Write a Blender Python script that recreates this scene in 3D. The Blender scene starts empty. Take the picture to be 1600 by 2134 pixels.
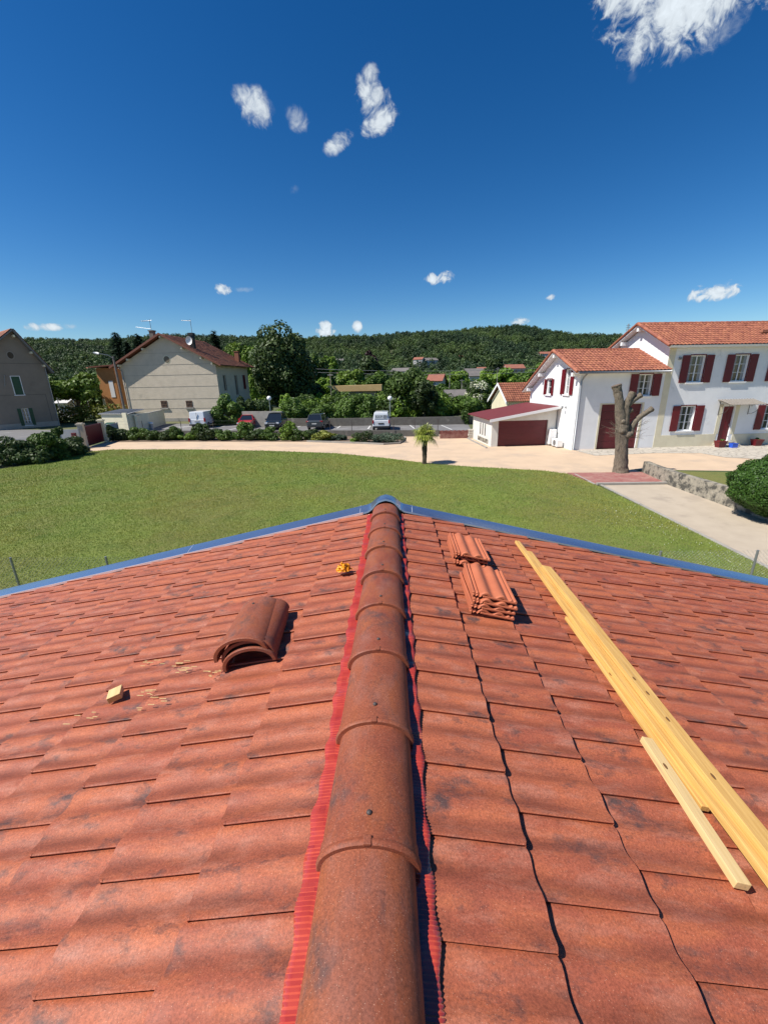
import bpy, math, random
import numpy as np
from mathutils import Vector, Matrix

C = bpy.context.scene.collection
R = math.radians
PI = math.pi
sc = bpy.context.scene
rng = np.random.default_rng(7)
random.seed(7)

# ------------------------------------------------------------------ camera
CF, CH = 850.0, 4.7
_n = np.array([.02, 1, 271.66 / CF]); _d = _n / np.linalg.norm(_n)
_y = np.array([17, -272, CF]); _y = _y - _d * (_y @ _d); _y /= np.linalg.norm(_y)
_x = np.cross(_d, _y)
if _x[0] < 0: _x = -_x
MW = np.array([_x, _y, -_d])                 # rows: world axes in lens coordinates

def ray(px, py): return MW @ np.array([px - 800, py - 1067, CF])
def G(px, py, z=0.):                          # survey: photo pixel -> point on a level plane
    r = ray(px, py); t = (z - CH) / r[2]; return np.array([r[0] * t, r[1] * t, z])
def AT(px, py, Y):                            # survey: photo pixel -> point at a known distance
    r = ray(px, py); return np.array([0, 0, CH]) + r * (Y / r[1])

cam = bpy.data.cameras.new("camera"); cam_o = bpy.data.objects.new("camera", cam); C.objects.link(cam_o)
cx, cy, cz = MW @ np.array([1, 0, 0]), MW @ np.array([0, -1, 0]), MW @ np.array([0, 0, -1])
cam_o.matrix_world = Matrix(((cx[0], cy[0], cz[0], 0), (cx[1], cy[1], cz[1], 0), (cx[2], cy[2], cz[2], CH), (0, 0, 0, 1)))
cam.sensor_fit = 'VERTICAL'; cam.sensor_height = 24.0; cam.lens = 24.0 * CF / 2134.0
cam.clip_start = .05; cam.clip_end = 8000
sc.camera = cam_o

# ------------------------------------------------------------------ sky and sun
SUN_EL, SUN_AZ = 53.0, 70.0                   # azimuth measured from behind the camera towards the left
sdir = Vector((-math.sin(R(SUN_AZ)) * math.cos(R(SUN_EL)), -math.cos(R(SUN_AZ)) * math.cos(R(SUN_EL)), math.sin(R(SUN_EL))))
world = bpy.data.worlds.new("World"); sc.world = world; world.use_nodes = True
wn, wl = world.node_tree.nodes, world.node_tree.links
wn.clear()
wout = wn.new('ShaderNodeOutputWorld'); wbg = wn.new('ShaderNodeBackground'); wbg.inputs[1].default_value = .060
sky = wn.new('ShaderNodeTexSky'); sky.sky_type = 'NISHITA'; sky.sun_disc = False
sky.sun_elevation = R(SUN_EL); sky.sun_rotation = math.atan2(sdir.x, sdir.y)
sky.altitude = 300; sky.air_density = 1.0; sky.dust_density = .25; sky.ozone_density = 3.0
hs = wn.new('ShaderNodeHueSaturation'); hs.inputs['Saturation'].default_value = 1.36
wl.new(sky.outputs[0], hs.inputs['Color'])
gm = wn.new('ShaderNodeGamma'); gm.inputs[1].default_value = 1.18
wl.new(hs.outputs[0], gm.inputs[0])

def wmath(op, a, b=None, c=None):
    m = wn.new('ShaderNodeMath'); m.operation = op
    for i, v in enumerate((a, b, c)):
        if v is None: continue
        if isinstance(v, (int, float)): m.inputs[i].default_value = v
        else: wl.new(v, m.inputs[i])
    return m.outputs[0]
def wdot(a, vec):
    m = wn.new('ShaderNodeVectorMath'); m.operation = 'DOT_PRODUCT'; wl.new(a, m.inputs[0]); m.inputs[1].default_value = vec
    return m.outputs['Value']
tc = wn.new('ShaderNodeTexCoord'); DIR = tc.outputs['Generated']
nzw = wn.new('ShaderNodeTexNoise'); nzw.inputs['Scale'].default_value = 16; nzw.inputs['Detail'].default_value = 3
wl.new(DIR, nzw.inputs['Vector'])
vs = wn.new('ShaderNodeVectorMath'); vs.operation = 'SCALE'; vs.inputs['Scale'].default_value = .075
wl.new(nzw.outputs['Color'], vs.inputs[0])
va = wn.new('ShaderNodeVectorMath'); va.operation = 'ADD'; wl.new(DIR, va.inputs[0]); wl.new(vs.outputs[0], va.inputs[1])
nz1 = wn.new('ShaderNodeTexNoise'); nz1.inputs['Scale'].default_value = 24; nz1.inputs['Detail'].default_value = 9; nz1.inputs['Roughness'].default_value = .62
wl.new(va.outputs[0], nz1.inputs['Vector'])
nz2 = wn.new('ShaderNodeTexNoise'); nz2.inputs['Scale'].default_value = 75; nz2.inputs['Detail'].default_value = 6; nz2.inputs['Roughness'].default_value = .6
wl.new(va.outputs[0], nz2.inputs['Vector'])
NZ = wmath('ADD', wmath('SUBTRACT', nz1.outputs['Fac'], .5), wmath('MULTIPLY', wmath('SUBTRACT', nz2.outputs['Fac'], .5), .55))
# each cloud: direction, half width, half height (radians), tilt, density
clouds = [((.4326, .7602, .4955), .125, .052, .05, 1.35), ((.3561, .7887, .5140), .066, .025, -.30, 1.4), ((.4066, .7878, .4866), .036, .028, 0, 1.1),
          ((.4700, .7550, .4650), .045, .022, .35, .55), ((.3759, .8118, .4420), .008, .010, 0, .18),
          ((-.0283, .8850, .4663), .034, .028, -.3, 1.2), ((-.0204, .8968, .4448), .038, .026, .25, 1.25), ((-.0300, .8720, .4880), .016, .016, 0, .9),
          ((-.2250, .8649, .4460), .028, .028, -.5, .85), ((-.2399, .8577, .4584), .022, .016, -.3, .75), ((-.1593, .8840, .4394), .020, .020, -.2, .55),
          ((-.0925, .9060, .4131), .030, .014, .45, .85), ((-.3385, .9226, .1851), .020, .011, 0, 1.5), ((-.3059, .9338, .1856), .024, .006, .1, .45),
          ((.0990, .9736, .2058), .034, .014, .15, 1.7), ((.5685, .8107, .1400), .042, .017, .05, 1.8), ((-.1456, .9831, .1134), .023, .018, 0, 2.0),
          ((-.0756, .9904, .1166), .012, .013, 0, 1.3), ((.3243, .9328, .1571), .011, .007, .2, 1.1), ((.2721, .9553, .1164), .021, .010, 0, 1.5),
          ((-.6301, .7697, .1028), .012, .008, 0, 1.1), ((-.6059, .7809, .1038), .022, .007, 0, .9), ((-.5834, .7978, .1069), .012, .006, 0, .6),
          ((-.1800, .9200, .3500), .012, .008, .4, .30)]
total = None
for d, a, b, tilt, dens in clouds:
    d = Vector(d).normalized(); e1 = d.cross(Vector((0, 0, 1))).normalized(); e2 = e1.cross(d).normalized()
    f1 = e1 * math.cos(tilt) + e2 * math.sin(tilt); f2 = -e1 * math.sin(tilt) + e2 * math.cos(tilt)
    u = wmath('POWER', wmath('DIVIDE', wdot(DIR, f1), a), 2.0)
    v = wmath('POWER', wmath('DIVIDE', wdot(DIR, f2), b), 2.0)
    front = wmath('GREATER_THAN', wdot(DIR, d), 0.0)
    r2 = wmath('ADD', u, v)
    k = wmath('SUBTRACT', 1.0, r2)
    m = wmath('MULTIPLY', wmath('MAXIMUM', wmath('ADD', wmath('MULTIPLY', k, 1.05), wmath('MULTIPLY', NZ, 3.5)), 0.0), dens * .75)
    # fade outside the ellipse
    m = wmath('MULTIPLY', m, wmath('MULTIPLY', front, wmath('MINIMUM', wmath('MAXIMUM', wmath('MULTIPLY', wmath('SUBTRACT', 1.9, r2), .9), 0.0), 1.0)))
    total = m if total is None else wmath('MAXIMUM', total, m)
mr = wn.new('ShaderNodeMapRange'); mr.interpolation_type = 'SMOOTHSTEP'; mr.inputs['From Max'].default_value = 1.05
wl.new(total, mr.inputs['Value'])
crp = wn.new('ShaderNodeMapRange'); crp.inputs['From Min'].default_value = .2; crp.inputs['From Max'].default_value = 1.6
crp.inputs['To Min'].default_value = .66; crp.inputs['To Max'].default_value = .98
wl.new(total, crp.inputs['Value'])
ccol = wn.new('ShaderNodeVectorMath'); ccol.operation = 'SCALE'; ccol.inputs[0].default_value = (.86, .94, 1.0)
sc_ = wmath('MULTIPLY', crp.outputs[0], 12.9); wl.new(sc_, ccol.inputs['Scale'])
mixc = wn.new('ShaderNodeMix'); mixc.data_type = 'RGBA'
wl.new(wmath('MULTIPLY', mr.outputs[0], .93), mixc.inputs[0]); wl.new(gm.outputs[0], mixc.inputs[6]); wl.new(ccol.outputs[0], mixc.inputs[7])
wl.new(mixc.outputs[2], wbg.inputs[0]); wl.new(wbg.outputs[0], wout.inputs[0])

sl = bpy.data.lights.new("sun", 'SUN'); sl.energy = 5.0; sl.angle = R(.53); sl.color = (1, .95, .875)
so = bpy.data.objects.new("sun", sl); C.objects.link(so); so.rotation_euler = sdir.to_track_quat('Z', 'Y').to_euler(); so.location = (0, 0, 30)
sc.view_settings.view_transform = 'Standard'; sc.view_settings.look = 'None'; sc.view_settings.exposure = .42; sc.view_settings.gamma = 1
sc.render.engine = 'CYCLES'; sc.cycles.max_bounces = 6; sc.cycles.transparent_max_bounces = 8; sc.cycles.use_denoising = True

# ------------------------------------------------------------------ materials
MATS = {}
def mat(name, c1, c2=None, rough=.85, scale=4., bump=0., bscale=60., metal=0., tint=0., spec=.5, detail=6, stretch=(1, 1, 1), c3=None, s3=1., t3=.55, trans=0., nodeset=None):
    if name in MATS: return MATS[name]
    m = bpy.data.materials.new(name); m.use_nodes = True; MATS[name] = m
    n, l = m.node_tree.nodes, m.node_tree.links
    b = n['Principled BSDF']; b.inputs['Roughness'].default_value = rough; b.inputs['Metallic'].default_value = metal
    b.inputs['Specular IOR Level'].default_value = spec
    t = n.new('ShaderNodeTexCoord'); mp = n.new('ShaderNodeMapping'); mp.inputs['Scale'].default_value = stretch
    l.new(t.outputs['Object'], mp.inputs[0])
    def noise(s, dt=detail, ro=.6):
        q = n.new('ShaderNodeTexNoise'); q.inputs['Scale'].default_value = s; q.inputs['Detail'].default_value = dt; q.inputs['Roughness'].default_value = ro
        l.new(mp.outputs[0], q.inputs['Vector']); return q.outputs['Fac']
    def mix(f, a, c):
        q = n.new('ShaderNodeMix'); q.data_type = 'RGBA'
        if isinstance(f, float): q.inputs[0].default_value = f
        else: l.new(f, q.inputs[0])
        for i, v in ((6, a), (7, c)):
            if isinstance(v, tuple): q.inputs[i].default_value = (*v, 1)
            else: l.new(v, q.inputs[i])
        return q.outputs[2]
    def rmp(v, a, c, lo=0., hi=1.):
        q = n.new('ShaderNodeMapRange'); q.inputs[1].default_value = a; q.inputs[2].default_value = c; q.inputs[3].default_value = lo; q.inputs[4].default_value = hi
        l.new(v, q.inputs[0]); return q.outputs[0]
    col = c1
    if c2: col = mix(rmp(noise(scale), .35, .65), c1, c2)
    if c3: col = mix(rmp(noise(s3, 5), t3, t3 + .12), col, c3)
    if tint:
        at = n.new('ShaderNodeAttribute'); at.attribute_name = 'tint'
        hsv = n.new('ShaderNodeHueSaturation'); l.new(rmp(at.outputs['Fac'], 0, 1, 1 - tint, 1 + tint), hsv.inputs['Value'])
        l.new(rmp(at.outputs['Fac'], 0, 1, .5 - min(tint, .2) * .03, .5 + min(tint, .2) * .03), hsv.inputs['Hue'])
        if isinstance(col, tuple): hsv.inputs['Color'].default_value = (*col, 1)
        else: l.new(col, hsv.inputs['Color'])
        col = hsv.outputs[0]
    if nodeset: col = nodeset(n, l, mix, rmp, noise, col, t, b)
    if isinstance(col, tuple): b.inputs['Base Color'].default_value = (*col, 1)
    else: l.new(col, b.inputs['Base Color'])
    if bump:
        bp = n.new('ShaderNodeBump'); bp.inputs['Strength'].default_value = 1; bp.inputs['Distance'].default_value = bump
        l.new(noise(bscale, 4, .6), bp.inputs['Height']); l.new(bp.outputs[0], b.inputs['Normal'])
    if trans:
        tr = n.new('ShaderNodeBsdfTranslucent'); ms = n.new('ShaderNodeMixShader'); ms.inputs[0].default_value = trans
        if isinstance(col, tuple): tr.inputs[0].default_value = (*col, 1)
        else: l.new(col, tr.inputs[0])
        l.new(b.outputs[0], ms.inputs[1]); l.new(tr.outputs[0], ms.inputs[2]); l.new(ms.outputs[0], n['Material Output'].inputs[0])
    return m

def tile_nodes(dark=(.028, .026, .030), orange=(.42, .118, .050), grey=(.40, .165, .110), amt=1., band=True):
    def f(n, l, mix, rmp, noise, col, t, b):
        uv = n.new('ShaderNodeUVMap'); uv.uv_map = 'UVMap'
        at = n.new('ShaderNodeAttribute'); at.attribute_name = 'tint'
        cb = n.new('ShaderNodeCombineXYZ'); mu = n.new('ShaderNodeMath'); mu.operation = 'MULTIPLY'; mu.inputs[1].default_value = 97.3
        l.new(at.outputs['Fac'], mu.inputs[0]); l.new(mu.outputs[0], cb.inputs[2])
        ad = n.new('ShaderNodeVectorMath'); ad.operation = 'ADD'; l.new(uv.outputs[0], ad.inputs[0]); l.new(cb.outputs[0], ad.inputs[1])
        def nz(scl, dt, st, ro=.6):
            mp = n.new('ShaderNodeMapping'); mp.inputs['Scale'].default_value = st; l.new(ad.outputs[0], mp.inputs[0])
            q = n.new('ShaderNodeTexNoise'); q.inputs['Scale'].default_value = scl; q.inputs['Detail'].default_value = dt; q.inputs['Roughness'].default_value = ro
            l.new(mp.outputs[0], q.inputs['Vector']); return q.outputs['Fac']
        col = mix(rmp(nz(2.2, 3, (1.6, .7, 1)), .46, .68), col, orange)          # fired orange bands
        col = mix(rmp(nz(3.1, 4, (1.5, .8, 1)), .50, .72, 0, .7), col, grey)       # pale dusty areas
        # flashing smudge where the burner hit the tile
        sm = rmp(nz(1.35, 8, (2.0, 1.2, 1), .80), .565, .70, 0, .8 * amt)
        col = mix(rmp(nz(1.9, 5, (1.2, 1.2, 1), .66), .565, .70, 0, .85 * amt), col, (.055, .045, .045))
        col = mix(sm, col, dark)
        sm2 = rmp(nz(5, 5, (1.5, .6, 1), .7), .56, .75, 0, .45 * amt)
        col = mix(sm2, col, (.10, .045, .032))
        # grains
        v = n.new('ShaderNodeTexVoronoi'); v.inputs['Scale'].default_value = 230; l.new(t.outputs['Object'], v.inputs['Vector'])
        v2 = n.new('ShaderNodeMath'); v2.operation = 'LESS_THAN'; v2.inputs[1].default_value = .16; l.new(v.outputs['Distance'], v2.inputs[0])
        sx = n.new('ShaderNodeSeparateColor'); l.new(v.outputs['Color'], sx.inputs[0])
        g = n.new('ShaderNodeMath'); g.operation = 'GREATER_THAN'; g.inputs[1].default_value = .72; l.new(sx.outputs[0], g.inputs[0])
        gg = n.new('ShaderNodeMath'); gg.operation = 'MULTIPLY'; l.new(v2.outputs[0], gg.inputs[0]); l.new(g.outputs[0], gg.inputs[1])
        ga = n.new('ShaderNodeMath'); ga.operation = 'MULTIPLY'; ga.inputs[1].default_value = .55; l.new(gg.outputs[0], ga.inputs[0])
        col = mix(ga.outputs[0], col, (.72, .46, .32))
        if band:                                # darker brown troughs, two per tile: wave shading painted in with the glaze tone
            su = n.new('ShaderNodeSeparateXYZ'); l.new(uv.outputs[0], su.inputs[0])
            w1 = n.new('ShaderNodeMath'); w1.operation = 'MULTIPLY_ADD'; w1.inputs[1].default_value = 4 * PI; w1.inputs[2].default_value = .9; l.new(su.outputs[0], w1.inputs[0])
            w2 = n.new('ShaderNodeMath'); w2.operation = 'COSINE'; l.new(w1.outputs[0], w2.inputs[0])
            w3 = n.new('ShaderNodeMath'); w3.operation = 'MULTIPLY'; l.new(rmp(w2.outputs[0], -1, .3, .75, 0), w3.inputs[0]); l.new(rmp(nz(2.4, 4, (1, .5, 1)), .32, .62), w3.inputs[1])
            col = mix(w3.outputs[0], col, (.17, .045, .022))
        fine = rmp(noise(170, 4, .8), .28, .72, .52, 1.42)
        h2 = n.new('ShaderNodeHueSaturation'); l.new(fine, h2.inputs['Value']); l.new(col, h2.inputs['Color'])
        rr = rmp(noise(9, 4), .3, .7, .52, .74); l.new(rr, b.inputs['Roughness'])
        return h2.outputs[0]
    return f
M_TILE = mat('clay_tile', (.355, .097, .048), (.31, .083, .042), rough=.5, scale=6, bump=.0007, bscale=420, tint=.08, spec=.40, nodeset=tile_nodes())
M_CAP = mat('clay_ridge_tile', (.27, .073, .034), (.22, .058, .028), rough=.5, scale=5, bump=.0006, bscale=460, tint=.12, spec=.40,
            nodeset=tile_nodes(orange=(.28, .078, .030), grey=(.25, .10, .07), amt=.8, band=False))
M_LOOSE = mat('fresh_clay_tile', (.46, .135, .062), (.40, .11, .05), rough=.6, scale=7, bump=.0008, bscale=160, tint=.10, c3=(.25, .08, .05), s3=6, t3=.62)
M_REDFOIL = mat('red_coated_foil', (.46, .062, .034), (.40, .048, .028), rough=.15, scale=9, spec=1.0, tint=.30, c3=(.72, .55, .5), s3=30, t3=.70)
M_ZINC = mat('zinc_sheet', (.50, .56, .66), (.44, .51, .62), rough=.26, scale=2, metal=.92, c3=(.75, .78, .82), s3=5, t3=.66, bump=.0006, bscale=8)
M_ZINCEDGE = mat('zinc_folded_edge', (.80, .82, .84), rough=.35, metal=.6)
M_UNDER = mat('dark_underlay', (.02, .017, .016), rough=.9)
M_PINE = mat('fresh_pine', (.70, .43, .135), (.52, .28, .07), rough=.62, scale=3, stretch=(30, 1.2, 30), c3=(.48, .30, .12), s3=2.2, t3=.58, bump=.0005, bscale=12)
M_PALEPINE = mat('pale_pine', (.68, .49, .23), (.58, .39, .16), rough=.7, scale=3, stretch=(30, 1.2, 30), c3=(.40, .33, .20), s3=3, t3=.60)
M_KNOT = mat('pine_knot', (.16, .07, .02), rough=.7)
M_ORANGE = mat('orange_plastic', (.85, .24, .005), (.80, .36, .01), rough=.35, scale=40)
M_WHITEWALL = mat('white_render', (.82, .825, .82), (.77, .775, .77), rough=.95, scale=1.5, bump=.003, bscale=25, c3=(.60, .61, .61), s3=.9, t3=.63)
M_CREAM = mat('cream_render', (.72, .66, .48), (.66, .60, .43), rough=.95, scale=2, bump=.002, bscale=30)
M_DKRED = mat('dark_red_paint', (.145, .007, .013), (.125, .006, .011), rough=.42, scale=3)
M_GARRED = mat('garage_red_paint', (.115, .006, .012), (.10, .005, .010), rough=.45, scale=3)
M_GARROOF = mat('garage_roof_felt', (.155, .020, .022), (.125, .018, .02), rough=.8, scale=3, bump=.004, bscale=60)
M_WHITE = mat('white_paint', (.80, .80, .79), rough=.45)
M_GLASS = mat('window_glass', (.020, .024, .028), rough=.06, spec=.9)
M_CURTAIN = mat('net_curtain', (.30, .31, .31), rough=.9)
M_ROOFRED = mat('canal_tile_red', (.36, .125, .070), (.30, .10, .055), rough=.75, scale=2.5, tint=.22, c3=(.24, .07, .04), s3=1.3, t3=.60, bump=.004, bscale=30)
M_ROOFOLD = mat('old_clay_tile', (.38, .145, .085), (.26, .098, .058), rough=.85, scale=1.5, tint=.28, c3=(.10, .055, .04), s3=.8, t3=.55, bump=.006, bscale=20)
M_ROUGH = mat('roughcast', (.60, .515, .40), (.53, .455, .35), rough=1, scale=1.2, bump=.022, bscale=9, c3=(.46, .40, .31), s3=.5, t3=.62)
M_DARKRENDER = mat('brown_render', (.27, .225, .18), (.235, .195, .155), rough=1, scale=.8, bump=.01, bscale=10, c3=(.19, .155, .125), s3=.4, t3=.6)
M_GROOVE = mat('render_groove', (.14, .12, .10), rough=1)
M_WOODFASCIA = mat('stained_fascia', (.19, .065, .035), (.15, .05, .03), rough=.7, scale=4)
M_GREYWOOD = mat('grey_fascia', (.17, .17, .165), rough=.8)
M_GREEN = mat('green_shutter_paint', (.012, .07, .028), (.010, .055, .022), rough=.5)
M_STONE = mat('old_stone_wall', (.36, .32, .245), (.23, .205, .16), rough=1, scale=7, bump=.012, bscale=16, c3=(.075, .070, .058), s3=3.4, t3=.47)
M_CONCRETE = mat('concrete', (.34, .32, .28), (.28, .26, .23), rough=.95, scale=2, bump=.006, bscale=20, c3=(.16, .15, .13), s3=1.5, t3=.6)
M_DARKWALL = mat('weathered_dark_wall', (.15, .14, .12), (.11, .10, .085), rough=1, scale=2.2, bump=.02, bscale=9, c3=(.24, .22, .19), s3=1.1, t3=.6)
M_ASPH = mat('asphalt', (.17, .165, .16), (.145, .14, .137), rough=.95, scale=1.5, bump=.004, bscale=60, c3=(.21, .205, .20), s3=.35, t3=.52)
M_ROADPAINT = mat('road_paint', (.66, .66, .64), (.5, .5, .48), rough=.8, scale=9)
M_METAL = mat('grey_metal', (.30, .31, .32), rough=.45, metal=.6)
M_BLACK = mat('black_plastic', (.012, .012, .013), rough=.55)
M_BARK = mat('grey_bark', (.29, .235, .17), (.12, .098, .072), rough=1, scale=7, stretch=(4, 4, 1), bump=.05, bscale=16, c3=(.05, .042, .034), s3=5, t3=.60)
M_TRUNK = mat('dark_trunk', (.085, .065, .045), (.06, .045, .032), rough=1, scale=3, bump=.02, bscale=10)
M_CUT = mat('cut_wood_end', (.17, .12, .085), (.11, .08, .06), rough=1, scale=12)
M_BLUE = mat('blue_plastic', (.03, .10, .55), rough=.4)
M_IRON = mat('wrought_iron', (.06, .045, .04), rough=.6)
M_AWNING = mat('awning_sheet', (.30, .27, .23), (.24, .21, .18), rough=.35, scale=8)

def leafmat(name, a, b_, rough=.55):
    if name in MATS: return MATS[name]
    m = bpy.data.materials.new(name); m.use_nodes = True; MATS[name] = m
    n, l = m.node_tree.nodes, m.node_tree.links
    b = n['Principled BSDF']; b.inputs['Roughness'].default_value = rough; b.inputs['Specular IOR Level'].default_value = .35
    at = n.new('ShaderNodeAttribute'); at.attribute_name = 'tint'
    oi = n.new('ShaderNodeObjectInfo')
    q = n.new('ShaderNodeMix'); q.data_type = 'RGBA'; l.new(at.outputs['Fac'], q.inputs[0]); q.inputs[6].default_value = (*a, 1); q.inputs[7].default_value = (*b_, 1)
    hsv = n.new('ShaderNodeHueSaturation'); mr_ = n.new('ShaderNodeMapRange'); mr_.inputs[3].default_value = .72; mr_.inputs[4].default_value = 1.3
    l.new(oi.outputs['Random'], mr_.inputs[0]); l.new(mr_.outputs[0], hsv.inputs['Value']); l.new(q.outputs[2], hsv.inputs['Color'])
    l.new(hsv.outputs[0], b.inputs['Base Color'])
    tr = n.new('ShaderNodeBsdfTranslucent'); l.new(hsv.outputs[0], tr.inputs[0])
    ms = n.new('ShaderNodeMixShader'); ms.inputs[0].default_value = .22; l.new(b.outputs[0], ms.inputs[1]); l.new(tr.outputs[0], ms.inputs[2]); l.new(ms.outputs[0], n['Material Output'].inputs[0])
    return m
L_DARK = leafmat('leaves_dark', (.026, .052, .012), (.075, .115, .030))
L_MID = leafmat('leaves_mid', (.045, .095, .014), (.125, .20, .034))
L_BRIGHT = leafmat('leaves_bright', (.085, .165, .016), (.21, .31, .040))
L_YELLOW = leafmat('leaves_yellowish', (.13, .17, .02), (.34, .34, .06))
L_CONIFER = leafmat('leaves_conifer', (.010, .028, .014), (.022, .052, .024))
L_PURPLE = leafmat('leaves_purple', (.022, .010, .012), (.05, .02, .022))
L_HILL = leafmat('leaves_hill', (.036, .068, .025), (.072, .112, .038))
def _patch(M_=None, sc_p=.011, A_=(.62, .72, .85, 1), B_=(1.75, 1.6, 1.15, 1)):
    M_ = M_ or L_HILL; n, l = M_.node_tree.nodes, M_.node_tree.links
    gp = n.new('ShaderNodeNewGeometry'); q = n.new('ShaderNodeTexNoise'); q.inputs['Scale'].default_value = sc_p; q.inputs['Detail'].default_value = 5; q.inputs['Roughness'].default_value = .65
    l.new(gp.outputs['Position'], q.inputs['Vector']); r_ = n.new('ShaderNodeMapRange'); r_.inputs[1].default_value = .42; r_.inputs[2].default_value = .62; l.new(q.outputs['Fac'], r_.inputs[0])
    h = [x for x in n if x.type == 'HUE_SAT'][0]; m = n.new('ShaderNodeMix'); m.data_type = 'RGBA'; m.blend_type = 'MULTIPLY'; m.inputs[0].default_value = 1
    c = n.new('ShaderNodeMix'); c.data_type = 'RGBA'; c.inputs[6].default_value = A_; c.inputs[7].default_value = B_; l.new(r_.outputs[0], c.inputs[0])
    l.new(h.outputs[0], m.inputs[6]); l.new(c.outputs[2], m.inputs[7])
    for lk in [k for k in l if k.from_node == h and k.to_node != m]: t_ = lk.to_socket; l.remove(lk); l.new(m.outputs[2], t_)
_patch()
L_LAUREL = leafmat('leaves_laurel', (.035, .095, .012), (.10, .20, .030), .48)
L_LAV = leafmat('leaves_lavender', (.060, .095, .055), (.11, .15, .09))
L_PALM = leafmat('leaves_palm', (.13, .19, .025), (.48, .50, .10), .4)
L_BLOSSOM = leafmat('blossom', (.55, .55, .38), (.80, .80, .66))
L_ROSE = leafmat('rose_petals', (.75, .45, .42), (.85, .80, .74))

# ------------------------------------------------------------------ builders
def setp(o, label=None, cat=None, group=None, kind=None):
    if label: o['label'] = label
    if cat: o['category'] = cat
    if group: o['group'] = group
    if kind: o['kind'] = kind
    return o
def thing(name, label, cat, loc=(0, 0, 0), rz=0., group=None):
    o = bpy.data.objects.new(name, None); C.objects.link(o); o.location = loc; o.rotation_euler = (0, 0, rz)
    o.empty_display_size = .1
    return setp(o, label, cat, group)
def mesh_np(name, V, F, m, parent=None, tint=None, smooth=False, uv=None):
    V = np.asarray(V, dtype=np.float32); F = np.asarray(F, dtype=np.int32); k = F.shape[1]
    me = bpy.data.meshes.new(name); me.vertices.add(len(V)); me.vertices.foreach_set('co', V.ravel())
    me.loops.add(F.size); me.loops.foreach_set('vertex_index', F.ravel())
    me.polygons.add(len(F)); me.polygons.foreach_set('loop_start', np.arange(0, F.size, k, dtype=np.int32))
    me.polygons.foreach_set('loop_total', np.full(len(F), k, dtype=np.int32))
    if tint is not None:
        a = me.attributes.new('tint', 'FLOAT', 'FACE'); a.data.foreach_set('value', np.asarray(tint, dtype=np.float32))
    if uv is not None:
        u = me.uv_layers.new(name='UVMap'); u.data.foreach_set('uv', np.asarray(uv, dtype=np.float32)[F.ravel()].ravel())
    me.update(calc_edges=True)
    if smooth: me.polygons.foreach_set('use_smooth', np.ones(len(F), dtype=bool))
    me.materials.append(m)
    o = bpy.data.objects.new(name, me); C.objects.link(o)
    if parent: o.parent = parent
    return o
class MB:
    def __init__(s): s.v = []; s.f = []; s.t = []; s.cur = .5
    def add(s, V, F):
        b = len(s.v); s.v += [tuple(map(float, p)) for p in V]; s.f += [tuple(b + i for i in f) for f in F]; s.t += [s.cur] * len(F); return s
    def box(s, x0, x1, y0, y1, z0, z1):
        return s.add([(x0, y0, z0), (x1, y0, z0), (x1, y1, z0), (x0, y1, z0), (x0, y0, z1), (x1, y0, z1), (x1, y1, z1), (x0, y1, z1)],
                     [(0, 3, 2, 1), (4, 5, 6, 7), (0, 1, 5, 4), (1, 2, 6, 5), (2, 3, 7, 6), (3, 0, 4, 7)])
    def hexa(s, P): return s.add(P, [(0, 3, 2, 1), (4, 5, 6, 7), (0, 1, 5, 4), (1, 2, 6, 5), (2, 3, 7, 6), (3, 0, 4, 7)])
    def prism(s, poly, d):                      # closed polygon extruded along vector d
        n = len(poly); P = [Vector(p) for p in poly]; Q = [p + Vector(d) for p in P]
        return s.add(P + Q, [tuple(range(n))[::-1], tuple(range(n, 2 * n))] + [(i, (i + 1) % n, n + (i + 1) % n, n + i) for i in range(n)])
    def tube(s, path, rad, n=8, cap=True):
        path = [Vector(p) for p in path]; rad = [rad] * len(path) if isinstance(rad, (int, float)) else rad
        rings = []
        up = Vector((0, 0, 1)) if abs((path[-1] - path[0]).normalized().z) < .9 else Vector((1, 0, 0))
        for i, p in enumerate(path):
            t = (path[min(i + 1, len(path) - 1)] - path[max(i - 1, 0)]).normalized()
            a = t.cross(up).normalized(); b = a.cross(t).normalized()
            rings.append([p + (a * math.cos(2 * PI * k / n) + b * math.sin(2 * PI * k / n)) * rad[i] for k in range(n)])
        V = [v for r in rings for v in r]; F = []
        for i in range(len(path) - 1):
            for k in range(n): F.append((i * n + k, i * n + (k + 1) % n, (i + 1) * n + (k + 1) % n, (i + 1) * n + k))
        if cap: F.append(tuple(range(n))); F.append(tuple(range((len(path) - 1) * n, len(path) * n))[::-1])
        return s.add(V, F)
    def lathe(s, prof, c=(0, 0, 0), n=16):      # prof: (r, z)
        V = [(c[0] + r * math.cos(2 * PI * k / n), c[1] + r * math.sin(2 * PI * k / n), c[2] + z) for r, z in prof for k in range(n)]; F = []
        for i in range(len(prof) - 1):
            for k in range(n): F.append((i * n + k, i * n + (k + 1) % n, (i + 1) * n + (k + 1) % n, (i + 1) * n + k))
        F.append(tuple(range(n))[::-1]); F.append(tuple(range((len(prof) - 1) * n, len(prof) * n)))
        return s.add(V, F)
    def build(s, name, m, parent=None, smooth=False, bevel=0., label=None):
        me = bpy.data.meshes.new(name); me.from_pydata(s.v, [], s.f)
        a = me.attributes.new('tint', 'FLOAT', 'FACE'); a.data.foreach_set('value', np.array(s.t, dtype=np.float32))
        me.materials.append(m); me.update()
        if smooth: me.polygons.foreach_set('use_smooth', np.ones(len(me.polygons), dtype=bool))
        o = bpy.data.objects.new(name, me); C.objects.link(o)
        if parent: o.parent = parent
        if bevel:
            b = o.modifiers.new('bevel', 'BEVEL'); b.width = bevel; b.segments = 2; b.limit_method = 'ANGLE'; b.harden_normals = False
        if label: o['label'] = label
        return o
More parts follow.
